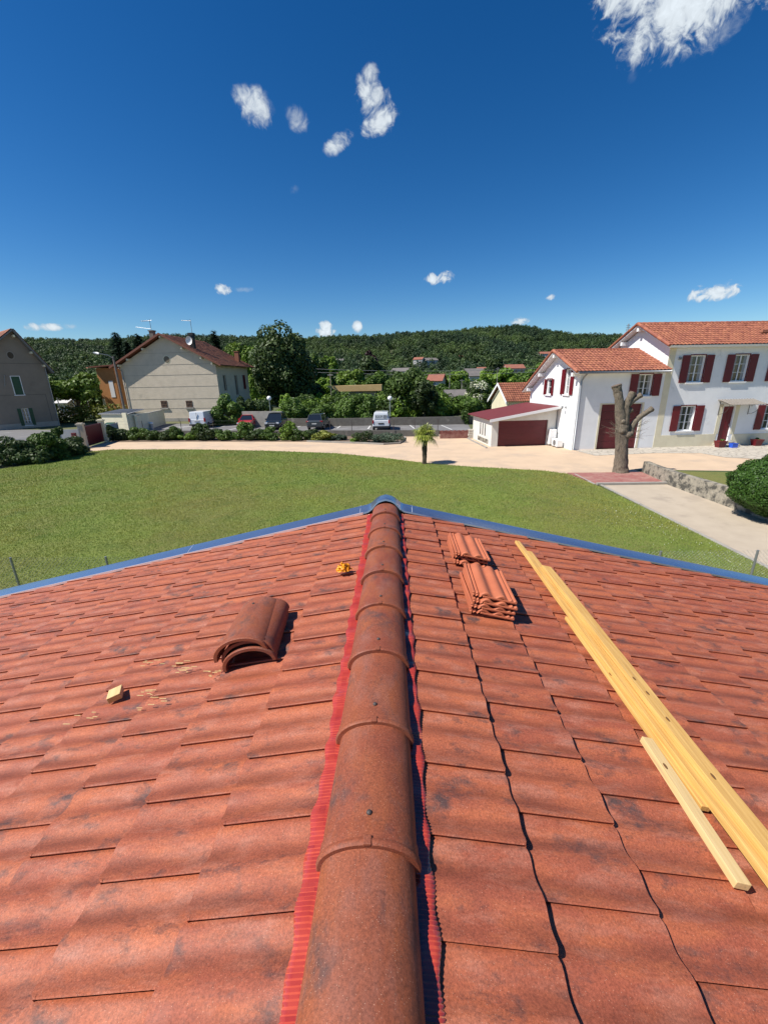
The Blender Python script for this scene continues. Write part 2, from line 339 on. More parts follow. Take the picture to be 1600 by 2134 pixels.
def copy_tree(o, parent=None):
    c = o.copy(); C.objects.link(c)
    if parent: c.parent = parent
    for ch in list(o.children): copy_tree(ch, c)
    return c
def sheet(name, pts, z, m, kind='structure'):
    mb = MB(); mb.add([(p[0], p[1], z) for p in pts], [tuple(range(len(pts)))])
    o = mb.build(name, m); setp(o, kind=kind); return o

# ------------------------------------------------------------------ ground
def ground_nodes(n, l, mix, rmp, noise, col, t, b):
    return mix(rmp(noise(.02, 4), .45, .6), col, (.14, .13, .06))
M_GROUND = mat('field_ground', (.055, .085, .022), (.085, .10, .035), rough=1, scale=.15, nodeset=ground_nodes)
sheet('ground', [(-2500, -400), (2500, -400), (2500, 2500), (-2500, 2500)], -.01, M_GROUND)
M_GRAVEL = mat('peach_gravel', (.58, .43, .29), (.52, .385, .26), rough=1, scale=.7, bump=.012, bscale=40, c3=(.47, .36, .26), s3=.35, t3=.52)
M_GRAVEL2 = mat('beige_gravel', (.46, .385, .29), (.41, .34, .255), rough=1, scale=1.2, bump=.012, bscale=45, c3=(.36, .30, .23), s3=.6, t3=.57)
def rut_nodes(n, l, mix, rmp, noise, col, t, b):
    return col
sheet('gravel_yard', [(-25.3, 33.0), (-25.2, 31.3), (-22.0, 29.6), (-9, 26), (2, 19), (8.6, 17), (9.3, 18.35), (12.6, 18.35), (12.8, 21.6), (24.6, 19.8), (29, 26.5), (31, 34), (8, 40.6), (4, 40.9), (-25.8, 37.2)], .0, M_GRAVEL)
sheet('gravel_path', [(9.50, 3.0), (13.0, 3.0), (12.7, 8), (12.5, 18.3), (9.5, 18.3)], .004, M_GRAVEL2)
M_SOIL = mat('dry_soil', (.20, .14, .095), (.14, .10, .065), rough=1, scale=2, bump=.03, bscale=12)
sheet('bed_soil', [(-25.3, 36.2), (-17.7, 35.7), (-7.2, 34.4), (-2.3, 32.7), (-.7, 32.0), (.45, 32.4), (.9, 34.0), (1.0, 36.0), (1.1, 37.6), (-25.5, 40.8)], .02, M_SOIL)

def grass_nodes(n, l, mix, rmp, noise, col, t, b):
    col = mix(rmp(noise(.22, 4), .42, .60), col, (.165, .165, .040))
    col = mix(rmp(noise(.9, 5), .52, .70, 0, .6), col, (.07, .12, .018))
    return mix(rmp(noise(14, 4, .8), .5, .7, 0, .6), col, (.03, .055, .010))
M_GRASS = mat('lawn_turf', (.14, .185, .028), (.175, .215, .038), rough=1, scale=1.2, bump=.03, bscale=30, nodeset=grass_nodes)
lawn_edge = [(-22.4, 26.7), (-23.6, 30.6), (-22.2, 31.7), (-15.5, 31.05), (-9.1, 29.75), (-4.0, 28.2), (-.6, 26.1), (1.75, 24.3), (3.9, 23.1), (6.3, 22.2), (8.0, 21.55), (8.9, 20.75), (9.25, 18.2), (9.32, 16), (9.42, 14), (9.47, 12), (9.48, 3.2), (-28, 3.2), (-26, 22)]
o = sheet('lawn', lawn_edge, .02, M_GRASS)
sheet('side_lawn', [(13.2, 20.6), (14.6, 21.0), (22.6, 19.4), (24, 10), (12.9, 10)], .012, M_GRASS)
def inpoly(X, Y, P):
    r = np.zeros(len(X), bool); j = len(P) - 1
    for i in range(len(P)):
        xi, yi = P[i]; xj, yj = P[j]
        c = ((yi > Y) != (yj > Y)) & (X < (xj - xi) * (Y - yi) / (yj - yi + 1e-12) + xi); r ^= c; j = i
    return r
def blades(N, box, poly, hmin, hmax, wid, m, name, dens=None):
    X = rng.uniform(box[0], box[1], N); Y = rng.uniform(box[2], box[3], N)
    k = inpoly(X + rng.normal(0, .10, N), Y + rng.normal(0, .10, N), poly)
    d = np.hypot(X, Y); k &= rng.random(N) < np.clip((11. / np.maximum(d, 6)) ** 1.5, 0, 1)
    X, Y, d = X[k], Y[k], d[k]; n = len(X); s = np.clip(d / 10, .9, 3.0)
    patch = .5 + .12 * np.sin(Y * 2.1 + .3 * np.sin(X * .3)) + .26 * np.sin(X * .9 + 1.3 * np.sin(Y * .5)) * np.sin(Y * .7 + np.sin(X * .6)) + .15 * np.sin(X * 3.1 + Y * 2.3)
    H = rng.uniform(hmin, hmax, n) * (.8 + .5 * patch) * s ** .35; a = rng.uniform(0, 2 * PI, n); w = wid * s * .5
    lx, ly = rng.normal(0, .45, n) * H, rng.normal(0, .45, n) * H
    V = np.empty((n, 3, 3)); V[:, 0] = np.c_[X - w * np.cos(a), Y - w * np.sin(a), np.full(n, .015)]
    V[:, 1] = np.c_[X + w * np.cos(a), Y + w * np.sin(a), np.full(n, .015)]; V[:, 2] = np.c_[X + lx, Y + ly, .015 + H]
    o = mesh_np(name, V.reshape(-1, 3), np.arange(3 * n).reshape(-1, 3), m, tint=np.clip(patch * .5 + rng.normal(.25, .17, n), 0, 1))
    return setp(o, kind='stuff')
L_GRASS = leafmat('grass_blades', (.140, .192, .026), (.325, .340, .070)); _patch(L_GRASS, .16, (.78, .98, .85, 1), (1.22, 1.0, 1.1, 1))
o = blades(1500000, (-26, 9.5, 4.5, 32), lawn_edge[:-3] + [(9.48, 4.5), (-27, 4.5), (-26, 22)], .020, .045, .011, L_GRASS, 'grass')
setp(o, 'short mown green grass covering the lawn behind the tiled roof', 'grass')
# white clover heads near the path edge
cl = MB()
for i in range(150):
    x = 9.3 - abs(rng.normal(0, 1.1)); y = rng.uniform(7.5, 15); r_ = rng.uniform(.004, .009)
    cl.lathe([(r_ * .5, .05), (r_, .06), (r_ * .4, .072)], (x, y, 0), 5)
o = cl.build('clover_flowers', mat('clover_white', (.75, .74, .66), rough=.9)); setp(o, 'tiny white clover flowers scattered in the grass beside the gravel path', 'flowers', kind='stuff')

# red slab, kerbs, cobbles, parking, road
def red_nodes(n, l, mix, rmp, noise, col, t, b): return mix(rmp(noise(1.4, 5, .75), .46, .62), col, (.36, .20, .16))
M_REDSLAB = mat('red_slab', (.27, .095, .08), (.32, .13, .11), rough=.95, scale=5, bump=.006, bscale=30, nodeset=red_nodes)
sheet('red_paving', [(8.93, 20.85), (12.7, 20.75), (12.5, 18.42), (9.28, 18.42)], .045, M_REDSLAB)
k = MB(); k.box(9.28, 12.5, 18.28, 18.42, 0, .11); k.box(9.40, 9.50, 3.2, 18.26, 0, .055)
k.box(9.2, 9.28, 18.42, 20.6, 0, .05)
setp(k.build('path_kerb', M_CONCRETE, bevel=.01), kind='structure')
kb = MB()                                        # curved border of the flower bed
path = [(-7.2, 34.3), (-2.3, 32.6), (-.7, 31.9), (.5, 32.3), (.95, 34.0), (1.05, 36)]
for a, b in zip(path, path[1:]):
    d = Vector((b[0] - a[0], b[1] - a[1], 0)).normalized(); q = Vector((-d.y, d.x, 0)) * .06
    kb.hexa([(a[0] - q.x, a[1] - q.y, 0), (b[0] - q.x, b[1] - q.y, 0), (b[0] + q.x, b[1] + q.y, 0), (a[0] + q.x, a[1] + q.y, 0),
             (a[0] - q.x, a[1] - q.y, .13), (b[0] - q.x, b[1] - q.y, .13), (b[0] + q.x, b[1] + q.y, .13), (a[0] + q.x, a[1] + q.y, .13)])
setp(kb.build('bed_kerb', M_CONCRETE), kind='structure')
def cob_nodes(n, l, mix, rmp, noise, col, t, b):
    v = n.new('ShaderNodeTexVoronoi'); v.inputs['Scale'].default_value = 2.4; v.feature = 'DISTANCE_TO_EDGE'; l.new(t.outputs['Object'], v.inputs['Vector'])
    return mix(rmp(v.outputs['Distance'], .02, .09, .75, 0), col, (.24, .21, .17))
M_COBBLE = mat('pale_cobbles', (.52, .47, .385), (.40, .365, .31), rough=.95, scale=3.5, bump=.012, bscale=14, nodeset=cob_nodes)
sheet('cobbled_apron', [(12.3, 27.9), (12.7, 25.8), (16.9, 26.4), (19.4, 26.1), (19.8, 24.6), (24.0, 22.4), (30, 25.0), (32, 30.2)], .012, M_COBBLE)
sheet('parking_surface', [(-29.5, 42.2), (-8.4, 39.2), (7.3, 37.7), (8.4, 46.6), (2.3, 47.4), (-6.7, 48.7), (-12.7, 49.9), (-20.2, 51.2), (-34, 55.4)], .0, M_ASPH)
sheet('road', [(-90, 40), (-31, 36), (-26.6, 33), (-25.4, 28), (-40, 20), (-90, 8)], .004, mat('pale_asphalt', (.30, .285, .26), (.25, .24, .225), rough=.95, scale=.8, bump=.004, bscale=50))
sheet('side_road', [(-90, 62), (-31.5, 45.5), (-28, 42), (-26.6, 37), (-31, 36.5), (-90, 44)], .006, MATS['asphalt'])
pm = MB()
for a, b in (((-20.6, 47.3), (-19.6, 50.6)), ((-17.9, 44.5), (-17.3, 49.2)), ((-10.9, 44.5), (-10.6, 48.2)), ((-6.0, 44.6), (-5.9, 48.0)), ((-2.6, 43.4), (-2.5, 47.5)), ((5.9, 41.5), (5.35, 45.9)), ((2.3, 42.5), (1.9, 46.8)), ((-25.5, 47.8), (-24.2, 51.0)), ((-27.5, 46.5), (-24.5, 48.9)), ((-28.5, 47.3), (-25.5, 49.7))):
    d = Vector((b[0] - a[0], b[1] - a[1], 0)).normalized(); q = Vector((-d.y, d.x, 0)) * .07
    pm.add([(a[0] - q.x, a[1] - q.y, .004), (b[0] - q.x, b[1] - q.y, .004), (b[0] + q.x, b[1] + q.y, .004), (a[0] + q.x, a[1] + q.y, .004)], [(0, 1, 2, 3)])
setp(pm.build('parking_lines', M_ROADPAINT), kind='structure')

# ------------------------------------------------------------------ hills
SKY = [(-1.8, .112), (-.902, .112), (-.845, .1118), (-.788, .1137), (-.677, .1093), (-.565, .111), (-.455, .1097), (-.366, .1089), (-.279, .1081), (-.191, .1022), (-.126, .1028), (-.061, .1005), (-.017, .1006), (.037, .1074), (.091, .1092), (.155, .1128), (.198, .1168), (.251, .1177), (.294, .1167), (.326, .1082), (.359, .1006), (.413, .0935), (.466, .0914), (.509, .0915), (.55, .0985), (.617, .1127), (.663, .1127), (.726, .1065), (.832, .1004), (1.8, .10)]
SX = np.array([a for a, _ in SKY]); SZ = np.array([b for _, b in SKY])
def hill_z(x, y):
    y = np.maximum(y, 1.); th = x / y; zr = np.interp(th, SX, SZ) * 900 + 4.7 - 17
    t = np.clip((y - 250) / 650, 0, 1); f = t * t * (3 - 2 * t)
    f = f * .9 + .1 * t
    z = zr * f + 5 * np.sin(th * 14 + y * .011) * np.clip(t * (1 - t) * 4, 0, 1)
    e_ = np.clip((1.62 - np.abs(th)) / .35, 0, 1); e_ = e_ * e_ * (3 - 2 * e_)
    return np.where(y > 900, zr * (1 - ((y - 900) / 700) ** 2), z) * e_ - .6
th_ = np.linspace(-1.8, 1.8, 241); yy = np.linspace(240, 1500, 90)
TT, YY = np.meshgrid(th_, yy); XX = TT * YY; ZZ = hill_z(XX, YY)
nx, ny = len(th_), len(yy); idx = np.arange(nx * ny).reshape(ny, nx)
F = np.stack([idx[:-1, :-1], idx[:-1, 1:], idx[1:, 1:], idx[1:, :-1]], -1).reshape(-1, 4)
setp(mesh_np('hills', np.c_[XX.ravel(), YY.ravel(), ZZ.ravel()], F, mat('hill_floor', (.03, .045, .015), (.05, .06, .022), rough=1, scale=.02), smooth=True), kind='structure')

# leaf shell clusters ------------------------------------------------
def leafcloud(n, rad, blobs, size, seed, flat=.25, center=(0, 0, 0), core=True):
    """n leaf clumps on the shells of several lobes inside an ellipsoid of radii rad"""
    g = np.random.default_rng(seed); rad = np.array(rad)
    bc = g.normal(size=(blobs, 3)); bc /= np.linalg.norm(bc, axis=1)[:, None]; bc *= g.uniform(.25, .78, (blobs, 1)) ** .6
    br = g.uniform(.26, .46, blobs)
    bi = g.integers(0, blobs, n); d = g.normal(size=(n, 3)); d /= np.linalg.norm(d, axis=1)[:, None]
    rr = br[bi] * g.uniform(.72, 1.06, n) ** .8
    P = (bc[bi] + d * rr[:, None]) * rad
    nrm = d + g.normal(0, .55, (n, 3)); nrm[:, 2] += flat; nrm /= np.linalg.norm(nrm, axis=1)[:, None]
    a = np.cross(nrm, g.normal(size=(n, 3))); a /= np.linalg.norm(a, axis=1)[:, None]; b = np.cross(nrm, a)
    s = size * g.uniform(.55, 1.25, n)[:, None]
    V = np.empty((n, 4, 3)); V[:, 0] = P - a * s; V[:, 1] = P + b * s * .55 + nrm * s * .12; V[:, 2] = P + a * s; V[:, 3] = P - b * s * .55 + nrm * s * .12
    V += np.array(center); blobt = g.uniform(.15, .75, blobs)
    t = np.clip(blobt[bi] + g.normal(0, .2, n), 0, 1)
    return V.reshape(-1, 3), np.arange(4 * n).reshape(-1, 4), t
def crown(name, m, parent, n, rad, blobs, size, seed, center, flat=.25):
    V, F, t = leafcloud(n, rad, blobs, size, seed, flat, center)
    return mesh_np(name, V, F, m, parent, tint=t)
def trunk_mb(h, r, rad, seed):
    g = random.Random(seed); mb = MB()
    mb.tube([(0, 0, -.1), (g.uniform(-.1, .1), g.uniform(-.1, .1), h * .3), (g.uniform(-.2, .2), g.uniform(-.2, .2), h * .6), (0, 0, h * .85)], [r * 1.3, r, r * .75, r * .3], 9)
    for i in range(5):
        a = i * 1.26 + g.random(); z = h * g.uniform(.28, .6)
        mb.tube([(0, 0, z), (math.cos(a) * rad * .3, math.sin(a) * rad * .3, z + h * .12), (math.cos(a) * rad * .65, math.sin(a) * rad * .65, z + h * .28)], [r * .5, r * .33, r * .1], 6)
    return mb
def tree(label, px, top, wpx, Y, m, n=5000, bottom=None, name='tree', cat='tree', blobs=16, size=None, group=None, seed=None, z0=0.):
    """broadleaf tree surveyed by its centre column, top row and width"""
    p = AT(px, top, Y); h = p[2] - z0; w = wpx / 850 * Y * .5
    seed = seed or int(px * 7 + top)
    o = thing(name, label, cat, (p[0], Y, z0), group=group)
    zb = max(.05 * h, (AT(px, bottom, Y)[2] - z0)) if bottom else h * .22
    rz = (h - zb) / 2
    size = size or max(.16, Y * .0042)
    crown('crown', m, o, n, (w, w, rz), blobs, size, seed, (0, 0, zb + rz))
    trunk_mb(h * .8, max(.08, w * .07), w, seed).build('trunk', M_TRUNK, o, smooth=True)
    return o
def bush(label, px, top, bot, wpx, Y, m, n=1500, name='shrub', cat='shrub', size=None, group=None, blobs=16, extra=None):
    p = AT(px, top, Y); z1 = p[2]; w = wpx / 850 * Y * .5
    o = thing(name, label, cat, (p[0], Y, 0), group=group)
    zb = max(.02, AT(px, bot, Y)[2])
    crown('foliage', m, o, int(n * 1.4), (w * 1.35, w * 1.1, (z1 - zb) / 2 * 1.22), blobs, size or max(.05, Y * .0030), int(px * 3 + top), (0, 0, (z1 + zb) / 2))
    g = random.Random(int(px)); mb = MB()
    for i in range(5):
        a = i * 1.25; mb.tube([(0, 0, -.02), (math.cos(a) * w * .4, math.sin(a) * w * .3, max(.15, z1 * .6))], [.02, .008], 5)
    mb.build('stem', M_TRUNK, o)
    if extra:
        V, F, t = leafcloud(extra[1], (w * 1.02, w * .85, (z1 - zb) / 2 * 1.05), blobs, .055, int(px), .5, (0, 0, (z1 + zb) / 2))
        mesh_np('blossom', V, F, extra[0], o, tint=t)
    return o

# forest on the hills: scattered crowns, one mass nobody could count
variants = []
for i in range(5):
    V, F, t = leafcloud(620, (4.6, 4.6, 4.0 + .4 * i), 11, .62, 100 + i)
    # inner body of the same foliage
    me = bpy.data.meshes.new('forest_crown'); ob = mesh_np('forest_crown', V, F, L_HILL, tint=t)
    C.objects.unlink(ob); variants.append(ob)
vc = bpy.data.collections.new('forest_crowns')
for v in variants: vc.objects.link(v)
vc2 = bpy.data.collections.new('valley_crowns')
for i, mm in enumerate((L_MID, L_BRIGHT, L_MID, L_DARK, L_BRIGHT)):
    V, F, t = leafcloud(900, (4.4 + .5 * (i % 2), 4.4, 4.0 + .6 * (i % 3)), 12, .50, 200 + i); ob = mesh_np('valley_crown', V, F, mm, tint=t); C.objects.unlink(ob); vc2.objects.link(ob)
def scatter(name, P, S, label, mlist=None):
    me = bpy.data.meshes.new(name); me.vertices.add(len(P)); me.vertices.foreach_set('co', np.asarray(P, dtype=np.float32).ravel())
    a = me.attributes.new('sc', 'FLOAT', 'POINT'); a.data.foreach_set('value', np.asarray(S, dtype=np.float32)); me.update()
    o = bpy.data.objects.new(name, me); C.objects.link(o)
    ng = bpy.data.node_groups.new(name, 'GeometryNodeTree')
    ng.interface.new_socket('Geometry', in_out='INPUT', socket_type='NodeSocketGeometry'); ng.interface.new_socket('Geometry', in_out='OUTPUT', socket_type='NodeSocketGeometry')
    N = ng.nodes; L = ng.links
    gi, go = N.new('NodeGroupInput'), N.new('NodeGroupOutput'); ip = N.new('GeometryNodeInstanceOnPoints'); ci = N.new('GeometryNodeCollectionInfo')
    ci.inputs[0].default_value = mlist or vc; ci.inputs[1].default_value = True; ci.inputs[2].default_value = True
    ip.inputs['Pick Instance'].default_value = True
    na = N.new('GeometryNodeInputNamedAttribute'); na.data_type = 'FLOAT'; na.inputs[0].default_value = 'sc'
    rv = N.new('FunctionNodeRandomValue'); rv.data_type = 'FLOAT_VECTOR'; rv.inputs[1].default_value = (.25, .25, 6.28)
    L.new(gi.outputs[0], ip.inputs['Points']); L.new(ci.outputs[0], ip.inputs['Instance']); L.new(na.outputs[0], ip.inputs['Scale']); L.new(rv.outputs[0], ip.inputs['Rotation'])
    L.new(ip.outputs[0], go.inputs[0])
    md = o.modifiers.new('scatter', 'NODES'); md.node_group = ng
    return setp(o, label, 'woodland', kind='stuff')
N_ = 21000
yy_ = np.sqrt(rng.uniform(300 ** 2, 960 ** 2, N_)); tt_ = rng.uniform(-1.5, 1.5, N_); X_ = yy_ * tt_
S_ = rng.uniform(.8, 1.55, N_)
scatter('hillside_forest', np.c_[X_, yy_, hill_z(X_, yy_) + 3.0 * S_], S_, 'dense dark green forest covering the hills along the horizon')
N2 = 3600
y2 = rng.uniform(150, 320, N2); t2 = rng.uniform(-1.5, 1.5, N2); X2 = y2 * t2; S2 = rng.uniform(.6, 1.25, N2)
scatter('valley_woodland', np.c_[X2, y2, np.maximum(hill_z(X2, y2), 0) + 2.6 * S2], S2, 'belt of mixed green trees and bushes between the houses and the hill', vc2)

N3 = 420
y3 = rng.uniform(100, 152, N3); t3 = rng.uniform(-.95, .62, N3); k3 = ~((np.abs(t3 * y3 - 11) < 5) & (y3 < 125)) & ~((np.abs(t3 * y3 - 29) < 7)) & ~((t3 > .24) & (t3 < .6) & (y3 < 112)); y3, t3 = y3[k3], t3[k3]; S3 = rng.uniform(.45, .85, len(y3))
scatter('copse', np.c_[t3 * y3, y3, 3.2 * S3], S3, 'mixed copse of trees filling the valley behind the shelter', vc2)
N4 = 330
y4 = rng.uniform(56, 98, N4); t4 = rng.uniform(-.26, .30, N4); k4 = ~((t4 * y4 > -12.5) & (t4 * y4 < -1) & (y4 > 69) & (y4 < 80)) & ~((t4 * y4 > 9) & (t4 * y4 < 14) & (y4 > 66)) & ~((t4 * y4 > 8.5) & (y4 < 60)); y4, t4 = y4[k4], t4[k4]; S4 = rng.uniform(.22, .42, len(y4))
scatter('undergrowth', np.c_[t4 * y4, y4, 3.4 * S4], S4, 'tangled green undergrowth behind the parking wall', vc2)

# ------------------------------------------------------------------ tiled roofs
def wave_roof(name, a, b, c, m, parent, period=.25, amp=.055, row=.36, step=.03, seg=6, thick=.05, seed=1):
    """roof slope: a = ridge start, b = ridge end, c = eave point below a"""
    a, b, c = Vector(a), Vector(b), Vector(c); U = (b - a); W = U.length; U.normalize(); D = (c - a); Ln = D.length; D.normalize()
    Nn = U.cross(D); Nn = -Nn if Nn.z < 0 else Nn
    g = np.random.default_rng(seed); nw = max(1, round(W / period)); nr = max(1, round(Ln / row)); pw = W / nw; pr = Ln / nr
    us = np.linspace(0, W, nw * seg + 1); prof = amp * .5 * (1 + np.cos(us / pw * 2 * PI)); prof = amp * (prof / amp) ** .75
    V = []; F = []; T = []
    A = np.array(a); Un = np.array(U); Dn = np.array(D); Nv = np.array(Nn)
    for r in range(nr):
        b0 = len(V); jit = np.repeat(g.normal(0, .004, nw), seg); jit = np.append(jit, jit[-1])
        for (dd, hh) in ((r * pr - .02, 0), ((r + 1) * pr, step), ((r + 1) * pr, step - .022)):
            V += list(A + Un * us[:, None] + Dn * max(dd, 0) + Nv * (prof + hh + jit + thick)[:, None])
        k = len(us)
        for q in range(2):
            for i in range(k - 1): F.append((b0 + q * k + i, b0 + q * k + i + 1, b0 + (q + 1) * k + i + 1, b0 + (q + 1) * k + i))
        tt = np.repeat(np.clip(g.normal(.5, .25, nw), 0, 1), seg); T += list(tt) * 2
    o = mesh_np(name, np.array(V), np.array(F), m, parent, tint=np.array(T), smooth=False)
    # deck board under the tiles
    return o
def slab(mb, a, b, c, t0, t1):
    a, b, c = Vector(a), Vector(b), Vector(c); n = (b - a).cross(c - a).normalized(); n = -n if n.z < 0 else n; d = b + (c - a)
    P = [a, b, d, c]; mb.hexa([p + n * t0 for p in P] + [p + n * t1 for p in P]); return mb

# wall with real openings, in the wall's own (u, z) coordinates; mp maps (u, depth, z) -> xyz
def wall(mb, u0, u1, z0, z1, holes, mp, th=.3, reveal=.16):
    us = sorted({u0, u1, *[h[0] for h in holes], *[h[1] for h in holes]}); zs = sorted({z0, z1, *[h[2] for h in holes], *[h[3] for h in holes]})
    for i in range(len(us) - 1):
        for j in range(len(zs) - 1):
            a, b, c, d = us[i], us[i + 1], zs[j], zs[j + 1]; mu, mz = (a + b) / 2, (c + d) / 2
            if any(h[0] < mu < h[1] and h[2] < mz < h[3] for h in holes): continue
            mb.add([mp(a, 0, c), mp(b, 0, c), mp(b, 0, d), mp(a, 0, d)], [(0, 1, 2, 3)])
    for a, b, c, d in holes:
        for q in (((a, c), (b, c)), ((b, c), (b, d)), ((b, d), (a, d)), ((a, d), (a, c))):
            (p, r_), (s, t) = q
            mb.add([mp(p, 0, r_), mp(s, 0, t), mp(s, reveal, t), mp(p, reveal, r_)], [(0, 3, 2, 1)])
    mb.add([mp(u0, th, z0), mp(u1, th, z0), mp(u1, th, z1), mp(u0, th, z1)], [(3, 2, 1, 0)])

def pbox(mb, mp, u0, u1, d0, d1, z0, z1):
    P = [mp(u0, d0, z0), mp(u1, d0, z0), mp(u1, d1, z0), mp(u0, d1, z0), mp(u0, d0, z1), mp(u1, d0, z1), mp(u1, d1, z1), mp(u0, d1, z1)]
    mb.hexa(P)
def window(parent, mp, a, b, c, d, shutters=True, cols=2, rows=3, shw=.52, shm=None, lint=True, swing=.05, curtain=True):
    w = MB(); pbox(w, mp, a + .003, b - .003, .10, .150, c + .003, c + .07); pbox(w, mp, a + .003, b - .003, .10, .150, d - .07, d - .003)
    pbox(w, mp, a + .003, a + .07, .10, .150, c + .07, d - .07); pbox(w, mp, b - .07, b - .003, .10, .150, c + .07, d - .07)
    W = b - a - .14
    for i in range(1, cols):
        u = a + .07 + W * i / cols; pbox(w, mp, u - .035, u + .035, .095, .147, c + .07, d - .07)
    for j in range(1, rows):
        z = c + .07 + (d - c - .14) * j / rows; pbox(w, mp, a + .071, b - .071, .112, .135, z - .014, z + .014)
    f = w.build('window', M_WHITE, parent)
    g = MB(); pbox(g, mp, a + .05, b - .05, .137, .141, c + .05, d - .05); g.build('pane', M_GLASS, f)
    if curtain:
        g = MB()
        for s in (0, 1):
            u0 = a + .08 if s == 0 else b - .08 - W * .20
            pbox(g, mp, u0, u0 + W * .20, .1345, .1365, c + .09, d - .09)
        g.build('curtain', M_CURTAIN, f)
    s = MB(); pbox(s, mp, a - .10, b + .10, -.09, .10, c - .085, c - .002); s.build('sill', M_WHITE, f)
    if lint:
        s = MB(); pbox(s, mp, a - .03, b + .03, -.025, .02, d - .002, d + .06); pbox(s, mp, b - .002, b + .05, -.02, .02, c, d - .003); s.build('surround', M_DKRED, f)
    if shutters:
        for sgn in (-1, 1):
            s = MB(); u0, u1 = (a - .04 - shw, a - .04) if sgn < 0 else (b + .06, b + .06 + shw)
            nb = 5
            for k_ in range(nb):
                p, q = u0 + (u1 - u0) * k_ / nb, u0 + (u1 - u0) * (k_ + 1) / nb
                pbox(s, mp, p + .002, q - .002, -.068, -.036, c - .02, d + .01)
            pbox(s, mp, u0, u1, -.036, -.024, c + .22, c + .32); pbox(s, mp, u0, u1, -.036, -.024, d - .32, d - .22)
            s.build('shutter', shm or M_DKRED, parent)
    return f

# ------------------------------------------------------------------ white house
WH = thing('white_house', 'large white house with dark red shutters, lower wing and orange tiled roofs', 'house', (12.17, 28.08, 0), R(5))
fr = lambda u, d, z: (u, d, z)
holes_ext = [(1.72, 4.53, 0, 2.98), (3.98, 4.93, 3.48, 4.85)]
holes_main = [(7.27, 8.30, 4.26, 5.95), (10.34, 11.34, 4.26, 5.95), (13.32, 14.35, 4.26, 5.95), (7.27, 8.34, 1.10, 2.76), (13.36, 14.45, 1.06, 2.68), (10.36, 11.14, .32, 2.66), (16.3, 17.3, 4.26, 5.95), (16.3, 17.3, 1.1, 2.7)]
w = MB()
wall(w, 0, 5.8, 0, 5.0, holes_ext, fr)
wall(w, 5.8, 19, 0, 6.45, holes_main, fr)
sd = lambda u, d, z: (d, u, z)               # left gable wall: u runs away from the road front
holes_side = [(1.16, 1.92, 3.62, 5.27), (3.85, 4.70, 3.53, 4.64)]
wall(w, 0, 7.6, 0, 3.75, [], sd) if False else None
# gable side, cut in bands so that the windows are real openings
us = [0, 1.16, 1.92, 3.0, 3.85, 4.70, 7.6]
def top(u): return 5.0 + (u / 3.15) * 1.38 if u <= 3.15 else 6.38 - (u - 3.15) / 4.45 * 2.55
def strip(u0, u1, z0):
    pts = [(0, u0, z0), (0, u1, z0), (0, u1, top(u1))] + ([(0, 3.15, top(3.15))] if u0 < 3.15 < u1 else []) + [(0, u0, top(u0))]
    w.add(pts, [tuple(range(len(pts)))[::-1]])
for a, b in zip(us, us[1:]):
    hs_ = [h for h in holes_side if h[0] <= a + 1e-6 and h[1] >= b - 1e-6]
    if hs_:
        h = hs_[0]; w.add([(0, a, 0), (0, b, 0), (0, b, h[2]), (0, a, h[2])], [(3, 2, 1, 0)]); strip(a, b, h[3])
        for q in (((a, h[2]), (b, h[2])), ((b, h[2]), (b, h[3])), ((b, h[3]), (a, h[3])), ((a, h[3]), (a, h[2]))):
            (p, r_), (s, t) = q; w.add([(0, p, r_), (0, s, t), (.16, s, t), (.16, p, r_)], [(0, 1, 2, 3)])
    else: strip(a, b, 0)
# main gable side above the wing
w.add([(5.8, 0, 4.6), (5.8, 6.2, 4.6), (5.8, 6.2, 6.45), (5.8, 2.95, 7.98), (5.8, 0, 6.45)], [(4, 3, 2, 1, 0)])
w.add([(19, 0, 0), (19, 6.2, 0), (19, 6.2, 6.45), (19, 2.95, 7.98), (19, 0, 6.45)], [(0, 1, 2, 3, 4)])
w.add([(0, 7.6, 0), (5.8, 7.6, 0), (5.8, 7.6, 3.8), (0, 7.6, 3.8)], [(0, 1, 2, 3)]); w.add([(5.8, 6.2, 0), (19, 6.2, 0), (19, 6.2, 6.45), (5.8, 6.2, 6.45)], [(0, 1, 2, 3)])
w.build('wall', M_WHITEWALL, WH)
# dark interior backs
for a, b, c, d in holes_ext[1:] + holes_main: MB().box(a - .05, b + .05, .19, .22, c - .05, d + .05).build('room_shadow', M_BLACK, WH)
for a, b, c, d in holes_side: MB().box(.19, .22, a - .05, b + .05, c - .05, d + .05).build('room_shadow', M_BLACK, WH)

q = MB(); q.box(5.76, 6.20, -.012, .0, .83, 6.44); q.box(5.76, 10.2, -.022, 0, 0, .82); q.box(11.4, 19, -.022, 0, 0, .78); q.box(10.02, 10.30, -.014, 0, .824, 2.8); q.box(11.22, 11.5, -.014, 0, .786, 2.8)
q.build('cream_banding', M_CREAM, WH)
q = MB(); q.box(1.60, 1.72, -.02, .06, 0, 3.06); q.box(4.53, 4.65, -.02, .06, 0, 3.06); q.box(1.72, 4.53, -.02, .06, 2.98, 3.06); q.build('garage_surround', M_CREAM, WH)
gd = MB()
gd.box(1.73, 4.52, .10, .16, 2.50, 2.97)
for i in range(5): gd.box(1.73, 4.52, .13, .17, .01 + i * .497, .01 + i * .497 + .487)
g_ = gd.build('garage_door', M_GARRED, WH); 
q = MB(); q.box(2.95, 3.3, .115, .13, 1.05, 1.09); q.build('handle', M_METAL, g_)
for h in holes_ext[1:]: window(WH, fr, *h)
for h in holes_main[:5] + holes_main[6:]: window(WH, fr, *h)
window(WH, sd, 1.16, 1.92, 3.62, 5.27, cols=2, rows=3, shw=.42)
